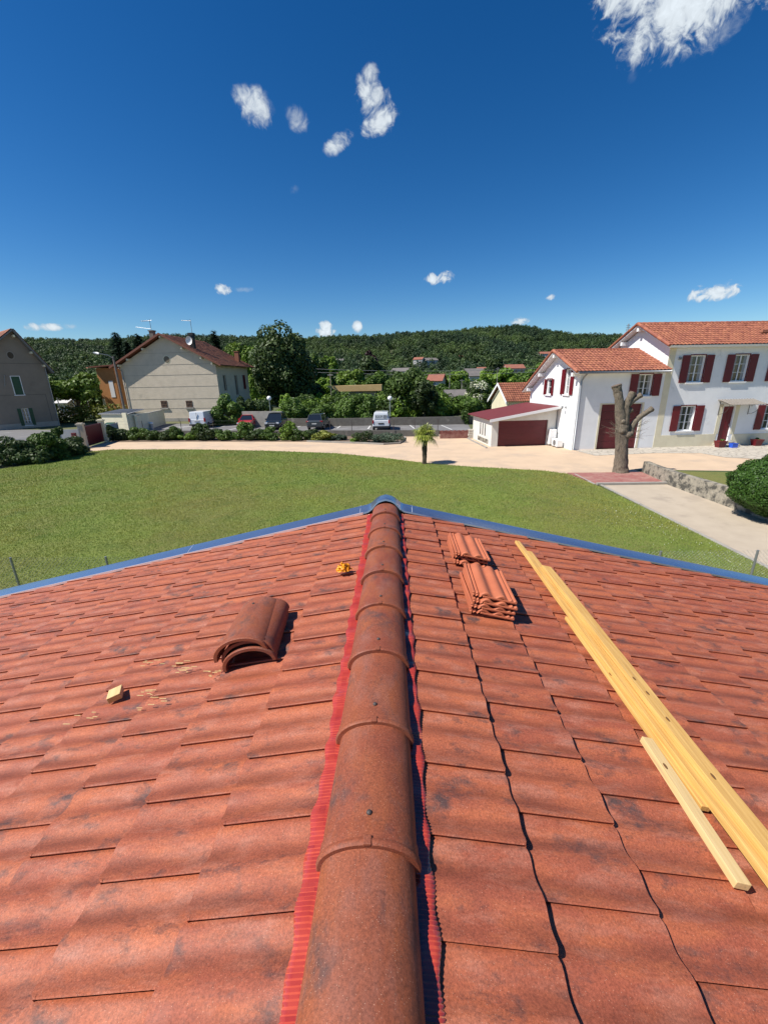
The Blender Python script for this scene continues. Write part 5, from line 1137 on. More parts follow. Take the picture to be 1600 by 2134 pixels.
tree('dark green tree behind the spreading tree', 195, 780, 62, 74, L_MID, 5000, bottom=850, blobs=18)
tree('green tree partly hidden by the brown house gable', 112, 780, 50, 78, L_MID, 4000, bottom=850, blobs=14)
tree('round tree on the far side of the shelter', 790, 775, 46, 90, L_MID, 4000, blobs=14)
tree('dark tree at the left end of the shelter', 655, 800, 40, 76, L_DARK, 3500, bottom=860, blobs=14)
tree('low dark tree behind the garden hut', 985, 795, 48, 100, L_DARK, 3500, blobs=14)
def conifer(label, px, top, wpx, Y, bottom=860):
    p = AT(px, top, Y); h = p[2]; w_ = wpx / 850 * Y * .5; o = thing('conifer', label, 'conifer', (p[0], Y, 0)); g = np.random.default_rng(int(px)); n = 5000
    z = 1 - g.uniform(.0, 1, n) ** .55; z = z * .88 + .1; rmax = w_ * (1 - z) ** .75 * (1 + .18 * np.sin(z * 60)) + .2; a = g.uniform(0, 2 * PI, n); lob = 1 + .22 * np.sin(a * 5 + z * 20)
    r_ = rmax * lob * g.uniform(.55, 1, n); P = np.c_[r_ * np.cos(a), r_ * np.sin(a), z * h - .12 * r_]
    d = np.c_[np.cos(a), np.sin(a), g.uniform(-.5, .15, n)]; s = np.c_[-np.sin(a), np.cos(a), g.uniform(-.3, .3, n)]; L_ = (.42 + .012 * Y * .5) * g.uniform(.6, 1.2, n)[:, None]
    V = np.stack([P - d * L_ * .5, P + s * L_ * .22, P + d * L_ * .6, P - s * L_ * .22], 1); mesh_np('foliage', V.reshape(-1, 3), np.arange(4 * n).reshape(-1, 4), L_CONIFER, o, tint=g.random(n))
    MB().tube([(0, 0, 0), (0, 0, h * .97)], [w_ * .09, .03], 7).build('trunk', M_TRUNK, o)
conifer('dark fir tree left of the street lamp, taller one', 238, 686, 64, 100); conifer('dark fir tree touching the roughcast house chimney', 284, 690, 56, 98); conifer('single dark fir above the roughcast roof slope', 444, 684, 46, 125)
conifer('slim fir half hidden behind the left firs', 262, 706, 40, 96)
# flowering elder
ET = tree('white flowering elder bush beside the cream cottage', 1002, 797, 54, 62, L_MID, 4000, bottom=848, name='flowering_tree', blobs=16, size=.16)
p = AT(1002, 797, 62); w_ = 54 / 850 * 62 * .5; V, F, t = leafcloud(1500, (w_ * 1.02, w_, 1.9), 18, .16, 77, 1.2, (0, 0, p[2] - 1.75)); mesh_np('blossom', V, F, L_BLOSSOM, ET, tint=t)

# shrubs behind the parking
for lab, px, top, bot, wpx, Y, m, n in [
    ('round drooping green shrub right of the white panel van', 470, 834, 892, 44, 50.5, L_MID, 4500), ('upright dark shrub against the corner of the roughcast house', 505, 828, 880, 34, 54, L_DARK, 2600),
    ('green shrub behind the block wall', 540, 838, 866, 44, 55, L_DARK, 2400), ('pale flowering shrub left of the dark grey car', 610, 836, 884, 40, 54, L_MID, 3000),
    ('dense green shrub behind the dark grey car', 650, 842, 884, 50, 54, L_MID, 3200), ('leafy shrub right of the dark grey car', 695, 838, 884, 52, 54, L_MID, 3400),
    ('large green shrub spilling over the rear wall', 735, 826, 888, 50, 52.5, L_MID, 3800), ('tall shrub left of the lettered van', 765, 832, 890, 40, 51, L_MID, 3200),
    ('hedge shrub beyond the rear wall, first right of the dense tree', 920, 826, 864, 44, 60, L_MID, 2800), ('hedge shrub behind the rear wall, middle one', 955, 826, 862, 46, 60, L_MID, 2800), ('hedge shrub nearest the elder', 990, 834, 862, 40, 60, L_MID, 2400)]:
    bush(lab, px, top, bot, wpx, Y, m, n)
HY = thing('hedge', 'long yellow green leafy hedge beside the side road', 'hedge', (-45, 58.5, 0)); V, F, t = leafcloud(6500, (12, 1.1, 1.35), 60, .17, 3, .4, (0, 0, 1.0)); mesh_np('foliage', V, F, L_YELLOW, HY, tint=t)
# small ivy clump on the rear wall, tree by the pier
bush('thin climbing plant on the rear wall near the garage', 970, 852, 888, 14, 46.5, L_MID, 700)
# flower bed shrubs along the low wall
bed = [(232, 892, 924, 30, L_DARK, 'dark glossy shrub nearest the gate'), (262, 898, 922, 30, L_DARK, 'dark low shrub second from the gate'), (290, 894, 922, 28, L_MID, 'green shrub third from the gate'), (318, 898, 922, 26, L_MID, 'spreading shrub in front of the grey post'),
       (345, 899, 922, 26, L_DARK, 'dark shrub left of the first roses'), (366, 893, 920, 20, L_MID, 'leafy rose bush with white blooms left of the van'), (392, 902, 920, 26, L_BRIGHT, 'pale green mound below the white van'), (415, 885, 920, 22, L_MID, 'tall light shrub in front of the white van'),
       (440, 897, 921, 28, L_DARK, 'dark reddish shrub right of the tall light one'), (472, 897, 921, 26, L_MID, 'green shrub between van and red car'), (508, 886, 921, 24, L_MID, 'tall yellowish shrub in front of the red car'), (535, 898, 921, 26, L_DARK, 'dark shrub below the red car tail'),
       (563, 895, 921, 28, L_MID, 'round shrub in front of the black car'), (600, 886, 921, 22, L_BRIGHT, 'pointed light green shrub right of the black car'), (625, 898, 921, 30, L_MID, 'pink rose bush with many blooms'), (648, 900, 922, 24, L_DARK, 'rose bush right of the pink blooms'),
       (672, 901, 920, 34, L_YELLOW, 'tuft of pale ornamental grass in the bed'), (705, 907, 922, 20, L_LAV, 'small grey green clump left of the lavender')]
for px, top_, bot, wpx, m, lab in bed:
    Yb = G(px, 917)[1]; ex = (L_ROSE, 26) if 'rose' in lab else None
    bush(lab, px, top_ - 2, bot, wpx * 1.3, Yb, m, 2600, size=.09, extra=ex)
for px, top_, wpx, m, lab in ((755, 897, 34, L_DARK, 'dark mauve tinged shrub at the end of the bed'), (788, 906, 30, L_LAV, 'round lavender bush at the bed corner'), (815, 903, 44, L_LAV, 'big lavender bush at the rounded bed end'), (738, 913, 22, L_BRIGHT, 'low yellowish cushion plant by the bed kerb')):
    bush(lab, px, top_, 927, wpx, G(px, 924)[1] + .6, m, 1500, size=.06)
# left foreground hedge bushes
for px, top_, bot, wpx, Y, m, lab in ((10, 920, 975, 60, 25.6, L_DARK, 'dark bushy shrub at the far left edge of the lawn'), (55, 930, 972, 56, 26.3, L_DARK, 'low dark shrub second from the left edge'), (92, 905, 962, 50, 27.4, L_MID, 'leggy shrub with tall shoots left of the gate'), (128, 912, 955, 52, 29.0, L_DARK, 'dense dark shrub beside the grey fence panel'), (155, 925, 946, 36, 30.6, L_DARK, 'small rounded shrub next to the gate pillar'), (118, 893, 935, 18, 30.5, L_MID, 'slim upright shrub against the grey panel')):
    bush(lab, px, top_, bot, wpx * 1.15, Y, m, 4500, size=.10)
FL = thing('post_fence', 'rusty post and rail fence beside the road on the left', 'fence', tuple(G(0, 958)))
for i, px in enumerate((-10, 28, 74)):
    p = Vector(G(px, 945)) - Vector(G(0, 958)); MB().tube([p, p + Vector((0, 0, 1.0))], .04, 6).build('post', M_IRON, FL)
a, b = Vector(G(-10, 945)) - Vector(G(0, 958)), Vector(G(110, 936)) - Vector(G(0, 958)); MB().tube([a + Vector((0, 0, .95)), b + Vector((0, 0, .95))], .03, 6).build('rail', M_METAL, FL)

# ------------------------------------------------------------------ chain link fence close behind the house
CL = thing('chain_link_fence', 'grey chain link fence just beyond the roof edge', 'fence', (0, 8.2, 0)); HF = 1.12
for x in (-12.6, -10.6, -8.56, -6.4, -4.3, -2.2, 0, 2.0, 3.9, 5.72, 7.76, 9.7):
    MB().tube([(x, 0, 0), (x, 0, HF)], .024, 7).build('post', M_METAL, CL)
q = MB(); mesh_ = .085; r_ = .0017
xs0, xs1 = -12.6, 9.7; nlines = int((xs1 - xs0 + HF) / mesh_)
V = []; F = []
def wire(p, q_):
    p, q_ = Vector(p), Vector(q_); d = (q_ - p).normalized(); s = d.cross(Vector((0, 1, 0))).normalized() * r_; n_ = len(V); y = Vector((0, r_, 0))
    V.extend([tuple(v) for v in (p - s, p + y, p + s, q_ - s, q_ + y, q_ + s)]); F.extend([(n_, n_ + 1, n_ + 4, n_ + 3), (n_ + 1, n_ + 2, n_ + 5, n_ + 4), (n_ + 2, n_, n_ + 3, n_ + 5)])
for i in range(nlines):
    x = xs0 - HF + i * mesh_ + .0
    x0, z0 = x, 0.; x1, z1 = x + HF, HF
    if x0 < xs0: z0 = xs0 - x0; x0 = xs0
    if x1 > xs1: z1 = HF - (x1 - xs1); x1 = xs1
    if x1 - x0 > .05: wire((x0, 0, z0), (x1, 0, z1))
    x = xs0 + i * mesh_; x0, z0 = x, 0.; x1, z1 = x - HF, HF
    if x0 > xs1: z0 = x0 - xs1; x0 = xs1
    if x1 < xs0: z1 = HF - (xs0 - x1); x1 = xs0
    if x0 - x1 > .05: wire((x0, .006, z0), (x1, .006, z1))
mesh_np('wire_mesh', V, F, M_METAL, CL)

# overhead wires and thin poles in the valley
for lab, px, top_, Y in (('thin white pole right of the shelter trees', 688, 778, 78), ('thin pole left of the garden hut', 937, 777, 95), ('short pole beside the hut roof', 962, 790, 95), ('slim pole above the cottage', 1037, 765, 110)):
    p = AT(px, top_, Y); o = thing('utility_pole', lab, 'pole', (p[0], Y, 0)); MB().tube([(0, 0, 0), (0, 0, p[2])], [.08, .05], 7).build('shaft', M_CONCRETE, o); MB().tube([(-.5, 0, p[2] - .3), (.5, 0, p[2] - .3)], .05, 5).build('crossbar', M_METAL, o)
a, b = Vector(AT(560, 764, 95)), Vector(AT(1120, 768, 95))
for k_, dz in enumerate((0, -.7)):
    q = MB(); q.tube([a.lerp(b, t / 10) + Vector((0, 0, dz - 1.2 * (1 - (t / 5 - 1) ** 2) * .6)) for t in range(11)], .03, 4); o = q.build('overhead_wire', M_METAL); setp(o, ('upper' if k_ == 0 else 'lower') + ' overhead cable crossing the valley trees', 'cable')
# pylon on the skyline
p = AT(1309, 677, 880); o = thing('pylon', 'lattice pylon on the hill crest beside the white house roof', 'pylon', (p[0], 880, p[2] - 24)); q = MB()
for sx in (-1, 1):
    for sy in (-1, 1): q.tube([(sx * 3, sy * 3, 0), (sx * .6, sy * .6, 26)], .35, 4)
q.build('tower', M_METAL, o); q = MB()
for z in (15, 19, 23): q.tube([(-4, 0, z), (4, 0, z)], .35, 4)
q.build('crossarm', M_METAL, o)

# ================================================================== our own roof
RX, RZ, SLP = -.077, 3.505, .228
def rz_(x): return RZ - SLP * abs(x - RX)
HO = thing('tiled_house', 'house seen from its ridge, new red clay tiled roof with zinc verge', 'house', (0, 0, 0))
w = MB(); w.box(-5.6, 5.5, -3.1, 3.72, 0, 2.15); w.prism([(-5.6, -3.1, 2.15), (5.5, -3.1, 2.15), (RX, -3.1, 3.40)], (0, 6.82, 0)); w.build('wall', M_CREAM, HO)
w = MB(); slab(w, (RX, -3.2, RZ - .035), (RX, 3.86, RZ - .035), (-6.3, -3.2, rz_(-6.3) - .035), -.04, 0); slab(w, (RX, -3.2, RZ - .035), (RX, 3.86, RZ - .035), (6.15, -3.2, rz_(6.15) - .035), -.04, 0); w.build('underlay', M_UNDER, HO)
ca, sa = 1 / math.hypot(1, SLP), SLP / math.hypot(1, SLP)

def tile_profile(t):                           # across the tile, 0 = near edge lip
    return .0115 * np.clip(1 - t * 1.1, 0, 1) + .0062 * np.cos(t * 4 * PI + .5) - .002
def roof_slope(name, sgn, expo, n1, phase):
    W = .2305; Lt = expo + .07; ncourse = 19; j0, j1 = -14, 15
    tt = np.array([0, 0, .012, .05, .10, .16, .22, .28, .34, .40, .46, .52, .58, .64, .70, .76, .82, .88, .94, 1.0, 1.03]); nt = len(tt)
    aa = np.array([0, 0, .006, .02, .06, .13, .22, .32, 1.0]); aa = np.where(aa < .1, aa, aa); na = len(aa)
    V = []; F = []; T = []; UV = []; base = 0
    g = np.random.default_rng(50 + sgn); ii = np.arange(na * nt).reshape(na, nt)
    Fb = np.stack([ii[:-1, :-1], ii[:-1, 1:], ii[1:, 1:], ii[1:, :-1]], -1).reshape(-1, 4)
    if sgn < 0: Fb = Fb[:, ::-1]
    for c in range(ncourse):
        nose = n1 + expo * c
        y0 = phase[c % 2]
        for j in range(j0, j1):
            yb = y0 + j * W
            if yb > 3.80: continue
            A, Tt = np.meshgrid(aa, tt, indexing='ij')
            jit = g.normal(0, .0005); nj = g.normal(0, .0009); sk = g.normal(0, .0012)
            corner = (.020 if sgn < 0 else .008) * np.exp(-((Tt) / .05) ** 2) + .006 * np.exp(-((1 - Tt) / .05) ** 2)
            dist = nose + nj + sk * (Tt - .5) - A * Lt - corner * (A < .05) * 1.0
            lift = .021 * (1 - A * Lt / expo) + jit
            h = lift + tile_profile(Tt)
            h = h - .016 * (np.arange(na)[:, None] == 0) - .003 * (np.arange(na)[:, None] == 1)
            h = h - .020 * (np.arange(nt)[None, :] == 0) - .003 * (np.arange(nt)[None, :] == 1)
            h = h - .004 * (np.arange(nt)[None, :] == nt - 1)
            y = yb + Tt * W + .0075 * (np.arange(nt)[None, :] == 0)
            if yb + W > 3.84: y = np.minimum(y, 3.84)
            x = RX + sgn * (dist * ca + h * sa * 1.0); z = RZ - dist * sa + h * ca
            x = np.where(dist < .03, RX + sgn * .03, x)
            V.append(np.stack([x, y, z], -1).reshape(-1, 3)); UV.append(np.stack([Tt, A], -1).reshape(-1, 2)); F.append(Fb + base); T.append(np.full(len(Fb), g.random())); base += na * nt
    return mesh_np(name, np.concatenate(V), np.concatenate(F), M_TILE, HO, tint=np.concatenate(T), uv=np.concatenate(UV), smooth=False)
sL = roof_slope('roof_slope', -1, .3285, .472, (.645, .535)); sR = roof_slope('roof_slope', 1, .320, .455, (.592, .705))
sL['label'] = 'left slope of pinkish red clay tiles'; sR['label'] = 'right slope of brown red clay tiles'
for s_ in (sL, sR):
    s_.data.polygons.foreach_set('use_smooth', np.ones(len(s_.data.polygons), dtype=bool))
    try: s_.data.set_sharp_from_angle(angle=R(38))
    except Exception: pass

# ridge tiles
def ridge_tile_mesh():
    L_ = .435; n = 22
    st = [(0.0, 1.05), (.003, 1.072), (.010, 1.086), (.016, 1.076), (.019, 1.045), (.024, 1.040), (.050, 1.04), (.056, 1.012), (.1, 1.01), (.25, .985), (.38, .965), (L_, .955)]
    V = []; F = []; UV = []
    def ring(y, s, thick):
        a = np.linspace(-.06, PI + .06, n); rx, rzz = .1265 * s - thick, .087 * s - thick
        sq = 1.0
        return [(-math.cos(t) * rx, y, math.sin(t) * rzz) for t in a]
    for y, s in st: V += ring(y, s, 0); UV += [(k_ / (n - 1), y / L_) for k_ in range(n)]
    no = len(st)
    for y, s in st[::-1]: V += ring(y, min(s, 1.03), .013); UV += [(k_ / (n - 1), y / L_) for k_ in range(n)]
    m_ = 2 * no
    for i in range(m_):
        j = (i + 1) % m_
        for k_ in range(n - 1): F.append((i * n + k_, i * n + k_ + 1, j * n + k_ + 1, j * n + k_))
    for k_ in (0, n - 1):
        for i in range(no - 1):
            j = m_ - 1 - i; f = (i * n + k_, (i + 1) * n + k_, (j - 1) * n + k_, j * n + k_); F.append(f if k_ == 0 else f[::-1])
    F = [f[::-1] for f in F]
    return V, F, UV
V, F, UV = ridge_tile_mesh()
def make_ridge_tile(parent, t):
    o = mesh_np('ridge_tile', V, F, M_CAP, parent, tint=np.full(len(F), t), uv=np.array(UV), smooth=True)
    try: o.data.set_sharp_from_angle(angle=R(45))
    except Exception: pass
    nb = MB(); nb.box(-.011, .011, -.001, .024, .086, .0965); nb.build('notch', M_CAP, o, bevel=.003)
    q = MB(); q.lathe([(.0075, 0), (.008, .002), (.006, .0055), (.002, .007)], (.0, .085, .0875), 10); q.build('screw', M_IRON, o, smooth=True)
    return o
yc = [.717 + .392 * k_ for k_ in range(-8, 8)]
for i, y in enumerate(yc):
    if y > 3.72: continue
    o = make_ridge_tile(HO, random.random()); o.location = (RX, y, RZ - .002 + .0035 * random.uniform(-1, 1)); o.rotation_euler = (R(-1.0), 0, R(random.uniform(-.35, .35)))

# pleated red foil under the ridge tiles
def foil(sgn, expo, ph, w0):
    ys = np.arange(-2.5, 3.74, .0052); n = len(ys); ys = ys + np.random.default_rng(8).normal(0, .0006, n); tl = ((ys - ph) % .2305) / .2305
    prof = tile_profile(tl); pl = .0036 * (np.arange(n) % 2) * (1 + .4 * np.sin(ys * 31)) + .0010 * np.sin(ys * 47)
    cols = [.060, .085, .11, .135, .155, w0, w0 + .0015]; V = []
    for k_, d in enumerate(cols):
        dd = d + (.0035 * np.sin(ys * 11 + sgn) + .0030 * np.cos(tl * 4 * PI) if k_ >= 5 else 0)
        base = np.where(d > .12, 1., 0.) * (.0042 * np.cos(tl * 2 * PI) + .0035 * np.cos(tl * 4 * PI + .5) + .006) + .021 * (1 - (.455 - d) / expo) + .004 + (.035 * max(0, (.11 - d) / .05))
        h = base + pl - (.004 if k_ == len(cols) - 1 else 0)
        V.append(np.stack([RX + sgn * (dd * ca + h * sa) + 0 * ys, ys, RZ - dd * sa + h * ca], -1))
    V = np.stack(V, 0).reshape(-1, 3); ii = np.arange(len(cols) * n).reshape(len(cols), n)
    F_ = np.stack([ii[:-1, :-1], ii[:-1, 1:], ii[1:, 1:], ii[1:, :-1]], -1).reshape(-1, 4)
    if sgn < 0: F_ = F_[:, ::-1]
    t_ = np.tile(np.where(np.arange(n - 1) % 2 == 0, .25, .75), len(cols) - 1) + np.random.default_rng(3).normal(0, .08, (n - 1) * (len(cols) - 1))  # one flank of each pleat tinted darker: pleat shading painted into the colour
    return mesh_np('ridge_vent_foil', V, F_, M_REDFOIL, HO, tint=np.clip(t_, 0, 1))
foil(-1, .3285, .645, .172); foil(1, .320, .592, .166)

# zinc verge with hood over the ridge
xs = np.unique(np.concatenate([np.linspace(-6.2, -.35, 26), np.linspace(-.35, .2, 45), np.linspace(.2, 6.0, 26)]))
V = []; sec = [(3.945, -.10), (3.940, .050), (3.930, .064), (3.915, .066), (3.80, .036), (3.785, .034), (3.782, .018)]
ns = len(sec)
for x in xs:
    hump = .115 * math.exp(-((x - RX) / .125) ** 4 * .9) * (1 if abs(x - RX) < .3 else 0); cz_ = rz_(x) + .012 * 0
    wob = .0025 * math.sin(x * 2.3) + .0015 * math.sin(x * 7.7)
    for k_, (y, h) in enumerate(sec):
        hh = h + (hump * (.52 if 0 < k_ < 4 else .76) if k_ > 0 else 0); V.append((x, y + wob - (.02 if hump > .02 and k_ >= 4 else 0), cz_ + hh))
ii = np.arange(len(xs) * ns).reshape(len(xs), ns); F_ = np.stack([ii[:-1, :-1], ii[:-1, 1:], ii[1:, 1:], ii[1:, :-1]], -1).reshape(-1, 4)
zo = mesh_np('verge_flashing', V, F_[:, ::-1], M_ZINC, HO, smooth=True)
try: zo.data.set_sharp_from_angle(angle=R(35))
except Exception: pass
q = MB()
for x in (-2.1, -.33, .18, 4.6):
    z = rz_(x); q.hexa([(x - .002, 3.79, z + .035), (x + .002, 3.79, z + .035), (x + .002, 3.935, z + .066), (x - .002, 3.935, z + .066), (x - .002, 3.79, z + .038), (x + .002, 3.79, z + .038), (x + .002, 3.935, z + .069), (x - .002, 3.935, z + .069)])
q.build('zinc_seam', M_ZINCEDGE, HO)
q = MB()
for a, b in ((-6.2, -.30),):
    za_, zb_ = rz_(a), rz_(b); q.hexa([(a, 3.776, za_ + .014), (b, 3.776, zb_ + .014), (b, 3.784, zb_ + .014), (a, 3.784, za_ + .014), (a, 3.776, za_ + .037), (b, 3.776, zb_ + .037), (b, 3.784, zb_ + .037), (a, 3.784, za_ + .037)])
q.build('folded_edge', M_ZINCEDGE, HO)

# ------------------------------------------------------------------ things lying on the roof
def on_roof(x, y, h=.03): return Vector((x, y, rz_(x) + h * ca)) + Vector((0, 0, 0))
def slope_rot(x, yaw=0.): 
    tilt = math.atan(SLP) * (1 if x > RX else -1)
    return (Matrix.Rotation(tilt, 4, 'Y') @ Matrix.Rotation(yaw, 4, 'Z')).to_euler()
# stack of three loose ridge tiles
labs = ['lowest of the three loose ridge tiles stacked on the left slope', 'middle ridge tile of the stack of three on the left slope', 'top ridge tile of the stack of three on the left slope']
for k_ in range(3):
    o = mesh_np('loose_ridge_tile', np.array(V0 := ridge_tile_mesh()[0]), ridge_tile_mesh()[1], M_CAP, None, tint=np.full(len(F), .3 + .2 * k_), uv=np.array(UV), smooth=True)
    try: o.data.set_sharp_from_angle(angle=R(45))
    except Exception: pass
    x, y = -.712 - .016 * k_ + (0, .006, -.006)[k_], 1.655 + (.0, .022, .004)[k_]
    o.location = on_roof(x, y, .036 + .031 * k_); o.rotation_euler = slope_rot(x, R((4, 2.5, 4.5)[k_]))
    q = MB(); q.lathe([(.0075, 0), (.008, .002), (.006, .0055)], (.0, .36, .083), 8); q.build('nail_hole', M_IRON, o)
    setp(o, labs[k_], 'ridge tile', 'loose ridge tiles stacked on the left slope')

# loose roof tiles
def loose_tile_mesh():
    W, L_ = .262, .415
    # (t, h) section across the width
    S = [(0, .000), (.0, .012), (.03, .016), (.06, .012), (.075, .006), (.09, .012), (.115, .017), (.14, .010), (.165, .006), (.20, .016), (.25, .026), (.30, .029), (.35, .026), (.41, .015), (.46, .007), (.50, .006), (.54, .012), (.59, .023), (.64, .028), (.69, .027), (.74, .019), (.78, .009), (.81, .007), (.84, .013), (.87, .017), (.90, .012), (.92, .007), (.945, .013), (.97, .016), (1.0, .011), (1.0, .0)]
    T_ = 14; ys = [0, 0, .006, .014, .03, .06, .35, .40, L_, L_]; drop = [-.010, -.002, .0015, .0025, .0, 0, 0, .003, .001, -.009]
    V = []; n = len(S)
    for y, d in zip(ys, drop):
        for t, h in S: V.append((t * W - W / 2, y + (.012 if t < .17 and y < .02 else 0), max(h, .0) + d))
    F_ = []
    for i in range(len(ys) - 1):
        for k_ in range(n - 1): F_.append((i * n + k_, i * n + k_ + 1, (i + 1) * n + k_ + 1, (i + 1) * n + k_))
    b0 = len(V)                                  # underside
    for y in (0., L_):
        for t, h in S: V.append((t * W - W / 2, y, min(max(h - .013, -.006), h)))
    for k_ in range(n - 1): F_.append((b0 + k_, b0 + n + k_, b0 + n + k_ + 1, b0 + k_ + 1))
    for k_ in range(n - 1): F_.append((k_, b0 + k_, b0 + k_ + 1, k_ + 1)); F_.append(((len(ys) - 1) * n + k_, (len(ys) - 1) * n + k_ + 1, b0 + n + k_ + 1, b0 + n + k_))
    return V, F_
LV, LF = loose_tile_mesh()
def loose_tile(x, y, h, yaw, label, t, group):
    o = mesh_np('roof_tile', LV, LF, M_LOOSE, None, tint=np.full(len(LF), t), smooth=True)
    try: o.data.set_sharp_from_angle(angle=R(50))
    except Exception: pass
    o.location = on_roof(x, y, h); o.rotation_euler = slope_rot(x, yaw); setp(o, label, 'roof tile', group)
    q = MB(); q.lathe([(.004, 0), (.004, .001)], (.012, .33, .0095), 8); q.build('nail_hole', M_BLACK, o)
    q = MB(); q.box(-.07, .13, -.004, .006, -.002, .009); q.build('front_lip', M_LOOSE, o, bevel=.003)
for k_, nm in enumerate(('bottom tile of the front stack of four', 'second tile from the bottom of the front stack of four', 'third tile from the bottom of the front stack of four', 'top tile of the front stack of four')):
    loose_tile(.560 + (0, .006, .018, .016)[k_], 2.075 + (0, .006, .012, .03)[k_], .040 + .0315 * k_, R((-1.5, .5, -1, -2.5)[k_]), nm, .35 + .12 * k_, 'loose roof tiles stacked on the right slope')
for k_, nm in enumerate(('bottom tile of the rear stack of three nearer the zinc edge', 'middle tile of the rear stack of three nearer the zinc edge', 'top tile of the rear stack of three nearer the zinc edge')):
    loose_tile(.565 + (0, -.006, .010)[k_], 2.745 + (0, .03, .012)[k_], .040 + .0325 * k_, R((0, -2, -1)[k_]), nm, .4 + .15 * k_, 'loose roof tiles stacked on the right slope')

# pine battens
def batten(x0, y0, x1, y1, w_, t_, h, label, m=M_PINE, knots=2, name='batten'):
    a, b = on_roof(x0, y0, h), on_roof(x1, y1, h); d = (b - a); L_ = d.length; d.normalize()
    nrm = Vector((SLP * 1., 0, 1)).normalized(); s = d.cross(nrm).normalized(); nrm = s.cross(d)
    q = MB(); N_s = max(4, int(L_ / .16)); gw = random.Random(int(x0 * 997 + y0 * 31)); f1, f2 = gw.uniform(0, 6), gw.uniform(0, 6); V_ = []
    for i in range(N_s + 1):
        yy_b = L_ * i / N_s; dx = .0035 * math.sin(yy_b * 2.3 + f1) + .0012 * math.sin(yy_b * 9 + f2); dz = .002 * math.sin(yy_b * 3.1 + f2)
        V_ += [(-w_ / 2 + dx, yy_b, dz), (w_ / 2 + dx, yy_b, dz), (w_ / 2 + dx, yy_b, t_ + dz), (-w_ / 2 + dx, yy_b, t_ + dz)]
    F_b = [(i * 4 + k_, i * 4 + (k_ + 1) % 4, i * 4 + 4 + (k_ + 1) % 4, i * 4 + 4 + k_) for i in range(N_s) for k_ in range(4)] + [(3, 2, 1, 0), (N_s * 4, N_s * 4 + 1, N_s * 4 + 2, N_s * 4 + 3)]
    q.add(V_, F_b); o = q.build(name, m, bevel=.0022)
    Mx = Matrix((s, d, nrm)).transposed().to_4x4(); o.matrix_world = Matrix.Translation(a) @ Mx
    setp(o, label, 'batten', 'pine battens lying on the right slope'); g = random.Random(int(L_ * 1000))
    for i in range(knots):
        yk = g.uniform(.15, .9) * L_; xk = g.uniform(-.3, .3) * w_
        q = MB(); n = 10; rx, ry = .006, .013
        V_ = [(xk + rx * math.cos(2 * PI * k_ / n), yk + ry * math.sin(2 * PI * k_ / n), t_ + .0004) for k_ in range(n)]; q.add(V_, [tuple(range(n))]); q.build('knot', M_KNOT, o)
    return o
batten(1.062, 2.22, 1.048, 1.04, .036, .022, .030, 'lowest pine batten on the left side of the long bundle')
batten(1.106, 3.46, 1.050, -.9, .040, .027, .047, 'longest pine batten reaching nearest to the zinc edge')
batten(1.150, 3.24, 1.094, -.9, .040, .027, .048, 'pine batten second longest, inside the bundle')
batten(1.193, 2.92, 1.138, -.9, .040, .030, .050, 'pine batten on the right side of the bundle')
batten(1.165, 2.90, 1.108, -.9, .072, .024, .078, 'wide pine board lying on top of the batten bundle', knots=4)
batten(1.003, 1.305, .978, .80, .044, .026, .036, 'short pale rough batten offcut leaning against the bundle', m=M_PALEPINE, knots=1)

o = thing('wood_block', 'small pale pine offcut block on the left slope', 'wood block', on_roof(-1.385, 1.625, .030)); o.rotation_euler = slope_rot(-1.3, R(28))
q = MB(); q.box(-.030, .030, -.040, .040, 0, .030); q.build('block', M_PALEPINE, o, bevel=.002); q = MB(); q.box(-.028, .028, -.0408, -.0402, .002, .028); q.build('end_grain', M_PINE, o)
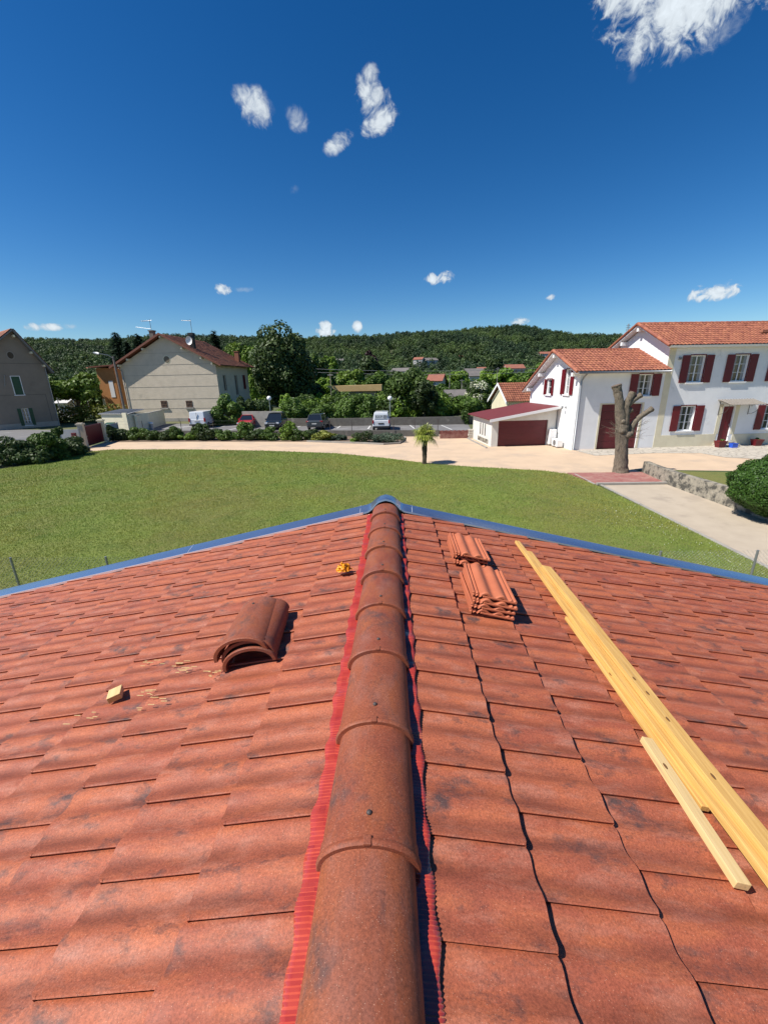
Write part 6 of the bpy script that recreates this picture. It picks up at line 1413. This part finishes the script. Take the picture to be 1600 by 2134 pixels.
# splinters
sp = MB(); g = random.Random(3)
for i in range(46):
    cxs = [(-1.16, 1.78), (-1.05, 1.72), (-1.2, 1.6), (-.92, 1.66), (-1.12, 1.52), (-1.45, 1.5), (-1.35, 1.86)][i % 7]
    x, y = cxs[0] + g.gauss(0, .045), cxs[1] + g.gauss(0, .018); p = on_roof(x, y, .036); L_ = g.uniform(.004, .022); a = g.gauss(0, .4)
    sp.box(p.x - L_, p.x + L_, p.y - .0015, p.y + .0015, p.z, p.z + .002)
o = sp.build('wood_splinters', M_PALEPINE); setp(o, 'pale wood splinters scattered on the tiles near the small block', 'splinters', kind='stuff')

# crumpled orange plastic
bpy_me = MB(); V = []; F = []
n = 26; g2 = np.random.default_rng(3); cells = g2.normal(size=(n, n))
def crumple(seed, sx, sy, sz, loc):
    g = np.random.default_rng(seed); n = 22; u = np.linspace(-1, 1, n); X, Y = np.meshgrid(u, u); Z = np.zeros_like(X)
    for k_ in range(14):
        a = g.uniform(0, PI); f = g.uniform(3, 11); Z += np.abs(np.sin((X * math.cos(a) + Y * math.sin(a)) * f + g.uniform(0, 6))) / f * 2.2
    Z *= (1.05 - .75 * (X ** 2 + Y ** 2) / 1.6); Xd = X + g.normal(0, .10, X.shape); Yd = Y + g.normal(0, .10, X.shape)
    rr = np.hypot(Xd, Yd); Zs = np.clip(Z - .55, 0, None) * 1.5
    V = np.c_[(Xd * (1 - .2 * Y * X)).ravel() * sx, Yd.ravel() * sy, Zs.ravel() * sz] ; ii = np.arange(n * n).reshape(n, n)
    F_ = np.stack([ii[:-1, :-1], ii[:-1, 1:], ii[1:, 1:], ii[1:, :-1]], -1).reshape(-1, 4)
    mask = np.hypot(X[:-1, :-1], Y[:-1, :-1]).ravel() < 1.12; return V, F_[mask]
V, F_ = crumple(5, .040, .036, .022, None)
o = mesh_np('plastic_scrap', V, F_, M_ORANGE, None); o.scale = (1.15, 1.1, .62); o.location = on_roof(-.335, 2.50, .026); o.rotation_euler = slope_rot(-.3, .4); setp(o, 'crumpled orange plastic scrap beside the ridge', 'plastic scrap')
